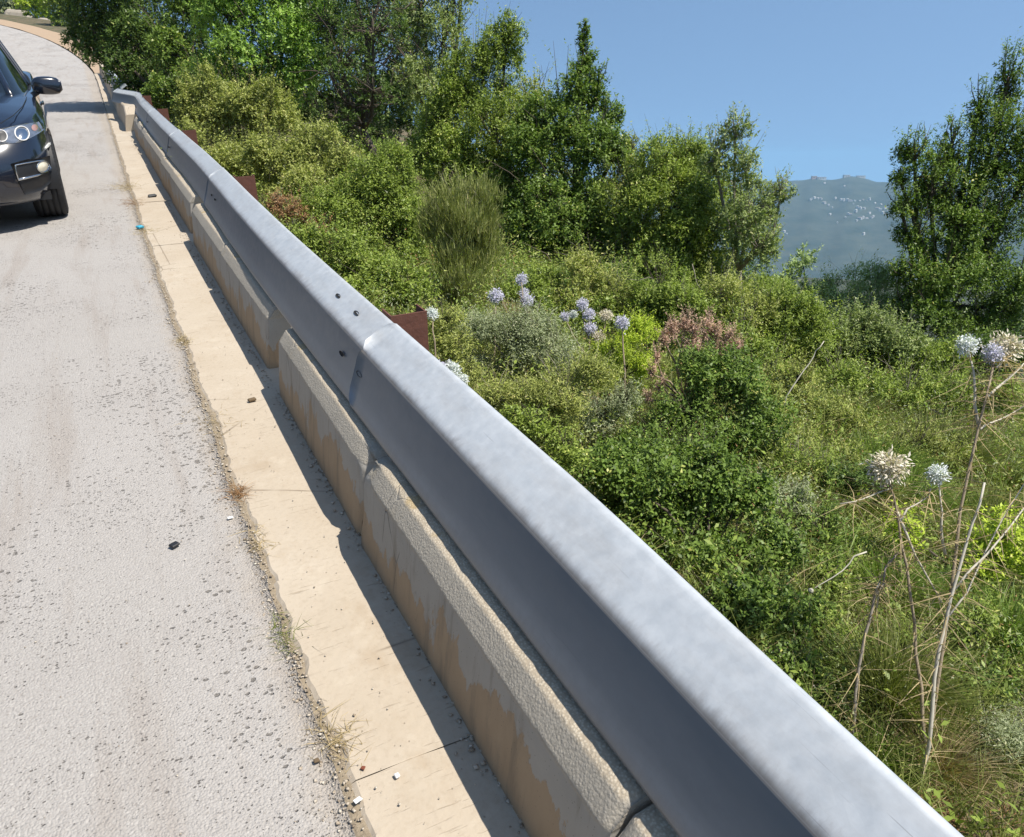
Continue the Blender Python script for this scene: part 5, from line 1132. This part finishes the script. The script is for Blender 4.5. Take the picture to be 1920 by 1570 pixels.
# ------------------------------------------------------------------ far land, houses, haze
vaz = math.atan2(cF.x, cF.y)                               # azimuth of the view, from +Y towards +X
def far_z(az_, r):
    x, y = math.sin(az_), math.cos(az_); rightness = sstep(-.35, .35, math.sin(az_+.05))
    valley = -14 - 430*sstep(35, 1900, r)
    crest = -62 + 26*noise.noise(Vector((az_*9, 0, 3))) + 9*noise.noise(Vector((az_*34, 2, 1))) + 5*noise.noise(Vector((az_*90, 5, 1)))
    da = math.degrees(az_-vaz); crest += 22*math.exp(-((da-22.8)/.8)**2) + 14*math.exp(-((da-20.6)/.7)**2) - 10*sstep(24, 30, da)
    rise = sstep(1900, 4300, r); z = valley*(1-rise)+crest*rise
    if r > 4300: z -= (r-4300)*.16
    z += 40*noise.noise(Vector((x*r*.0016, y*r*.0016, 0)))*sstep(900, 2500, r)*(1-sstep(3600, 4300, r)) + 9*noise.noise(Vector((x*r*.008, y*r*.008, 4)))*sstep(300, 900, r)*(1-sstep(3800, 4300, r))
    up_ = 3+.13*min(r, 900)+12*noise.noise(Vector((x*r*.004, y*r*.004, 2)))
    return z*rightness + up_*(1-rightness) - 4*(1-sstep(40, 80, r))
azs = [math.radians(a) for a in list(range(-180, -20, 8))] + [math.radians(-20+1.0*i) for i in range(45)] + [math.radians(25+.22*i) for i in range(160)] + [math.radians(60.5+4*i) for i in range(29)]
rs_ = [40, 55, 75, 100, 140, 190, 260, 350, 470, 620, 820, 1050, 1350, 1650, 1950, 2200, 2450, 2700, 2950, 3150, 3350, 3550, 3700, 3850, 3980, 4080, 4160, 4230, 4300, 4400, 4600, 5000, 5600]
mb = MB(); pts = [(math.sin(a)*r, math.cos(a)*r, far_z(a, r)) for a in azs for r in rs_]
mb.grid(pts, len(azs), len(rs_), closeu=True); hill = mb.build('hills', 'hill', smooth=True); tag(hill, kind='structure')
def hill_hit(u, v):
    """where the line of sight through a village speck meets the far hillside"""
    dw = TILT.to_3x3() @ ray(u, v); e = Vector(co.matrix_world.translation); r0 = math.hypot(dw.x, dw.y); a = math.atan2(dw.x, dw.y); prev = None
    for r in range(1900, 4330, 12):
        zz = e.z+dw.z*r/r0
        if zz < far_z(a, r): return Vector((math.sin(a)*r, math.cos(a)*r, far_z(a, r)))
    r = 4290; return Vector((math.sin(a)*r, math.cos(a)*r, far_z(a, r)))
def make_house(mat, wx, wy, h):
    mb = MB(); mb.box(-wx/2, wx/2, -wy/2, wy/2, -3, h); wall = mb.mesh('wall')
    mb = MB(); mb.add([(-wx/2-.4, -wy/2-.4, h), (wx/2+.4, -wy/2-.4, h), (wx/2+.4, wy/2+.4, h), (-wx/2-.4, wy/2+.4, h), (-wx/4, 0, h+2.2), (wx/4, 0, h+2.2)], [(0, 1, 5, 4), (1, 2, 5), (2, 3, 4, 5), (3, 0, 4), (3, 2, 1, 0)]); roof = mb.mesh('roof'); return wall, roof
HM = [make_house('house_white', 14, 10, 8), make_house('house_white', 22, 11, 7), make_house('house_white', 10, 9, 10)]
specks = [(1522, 375), (1527, 373), (1533, 374), (1538, 374), (1519, 377), (1545, 382), (1553, 386), (1566, 374), (1577, 376), (1582, 378), (1589, 377), (1594, 379), (1603, 378), (1612, 379), (1618, 377), (1626, 378), (1630, 376), (1600, 384), (1608, 390), (1613, 393), (1620, 392), (1605, 398), (1595, 403), (1590, 404), (1640, 384), (1645, 392), (1650, 396), (1655, 402), (1660, 404), (1652, 386), (1612, 412), (1618, 410), (1625, 411), (1634, 410), (1637, 409), (1606, 417), (1570, 420), (1585, 410), (1619, 441), (1556, 405), (1470, 438), (1475, 441), (1660, 392), (1665, 398), (1546, 345), (1583, 350), (1560, 392), (1630, 402)]
rs = random.Random(9)
for u, v in specks:
    p = hill_hit(u, v); k = rs.randrange(3); s = rs.uniform(.45, .85); root = bpy.data.objects.new('village_house', None); C.objects.link(root); root.location = p; root.rotation_euler.z = rs.uniform(0, 3.1); root.scale = (s, s, s)
    tag(root, 'tiny white village house dotted on the hazy far hillside', 'house', 'white houses scattered on the far hillside')
    for nm, me, mt in (('wall', HM[k][0], 'house_white'), ('roof', HM[k][1], 'roof_tile' if k == 1 else 'house_white')):
        if not me.materials: me.materials.append(M[mt])
        o = bpy.data.objects.new(nm, me); C.objects.link(o); o.parent = root
def crest_building(label, u, v, wx, h, mat):
    p = hill_hit(u, v+3); root = bpy.data.objects.new('ridge_building', None); C.objects.link(root); root.location = p; root.rotation_euler.z = -vaz; tag(root, label, 'building')
    mb = MB(); mb.box(-wx/2, wx/2, -8, 8, -8, h); mb.build('wall', mat, parent=root)
    mb = MB(); mb.box(-wx/2-.5, wx/2+.5, -8.5, 8.5, h+.01, h+1); mb.build('roof', 'house_white', parent=root)
    for k in range(max(2, int(wx/9))):
        mb = MB(); mb.box(-wx/2+3+k*8, -wx/2+6+k*8, -8.15, -8.02, h*.35, h*.7); mb.build('window', 'window_dark', parent=root)
crest_building('long white building on the ridge beside a pinkish one', 1540, 334, 42, 11, 'house_white')
crest_building('small pinkish building on the ridge of the far hill', 1526, 333, 24, 13, 'house_pink')
crest_building('pale building on the highest ridge of the far hill', 1587, 329, 30, 10, 'house_white')
crest_building('flat white building on the top of the far hill', 1614, 327, 40, 9, 'house_white')
m = bpy.data.materials.new('haze_air'); m.use_nodes = True; t = m.node_tree; t.nodes.clear(); ou = t.nodes.new('ShaderNodeOutputMaterial'); pv_ = t.nodes.new('ShaderNodeVolumePrincipled')
pv_.inputs['Color'].default_value = (.38, .69, .97, 1); pv_.inputs['Density'].default_value = .00011; pv_.inputs['Anisotropy'].default_value = .0; t.links.new(pv_.outputs[0], ou.inputs[1])
zs = [v.co.z for v in hill.data.vertices]; mb = MB(); mb.box(-5900, 5900, -5900, 5900, min(zs)-1.5, max(max(zs), 30)+6)
hz = mb.build('haze', m); tag(hz, kind='stuff')
print('quads', sum(len(o.data.polygons) for o in bpy.data.objects if o.type == 'MESH'))
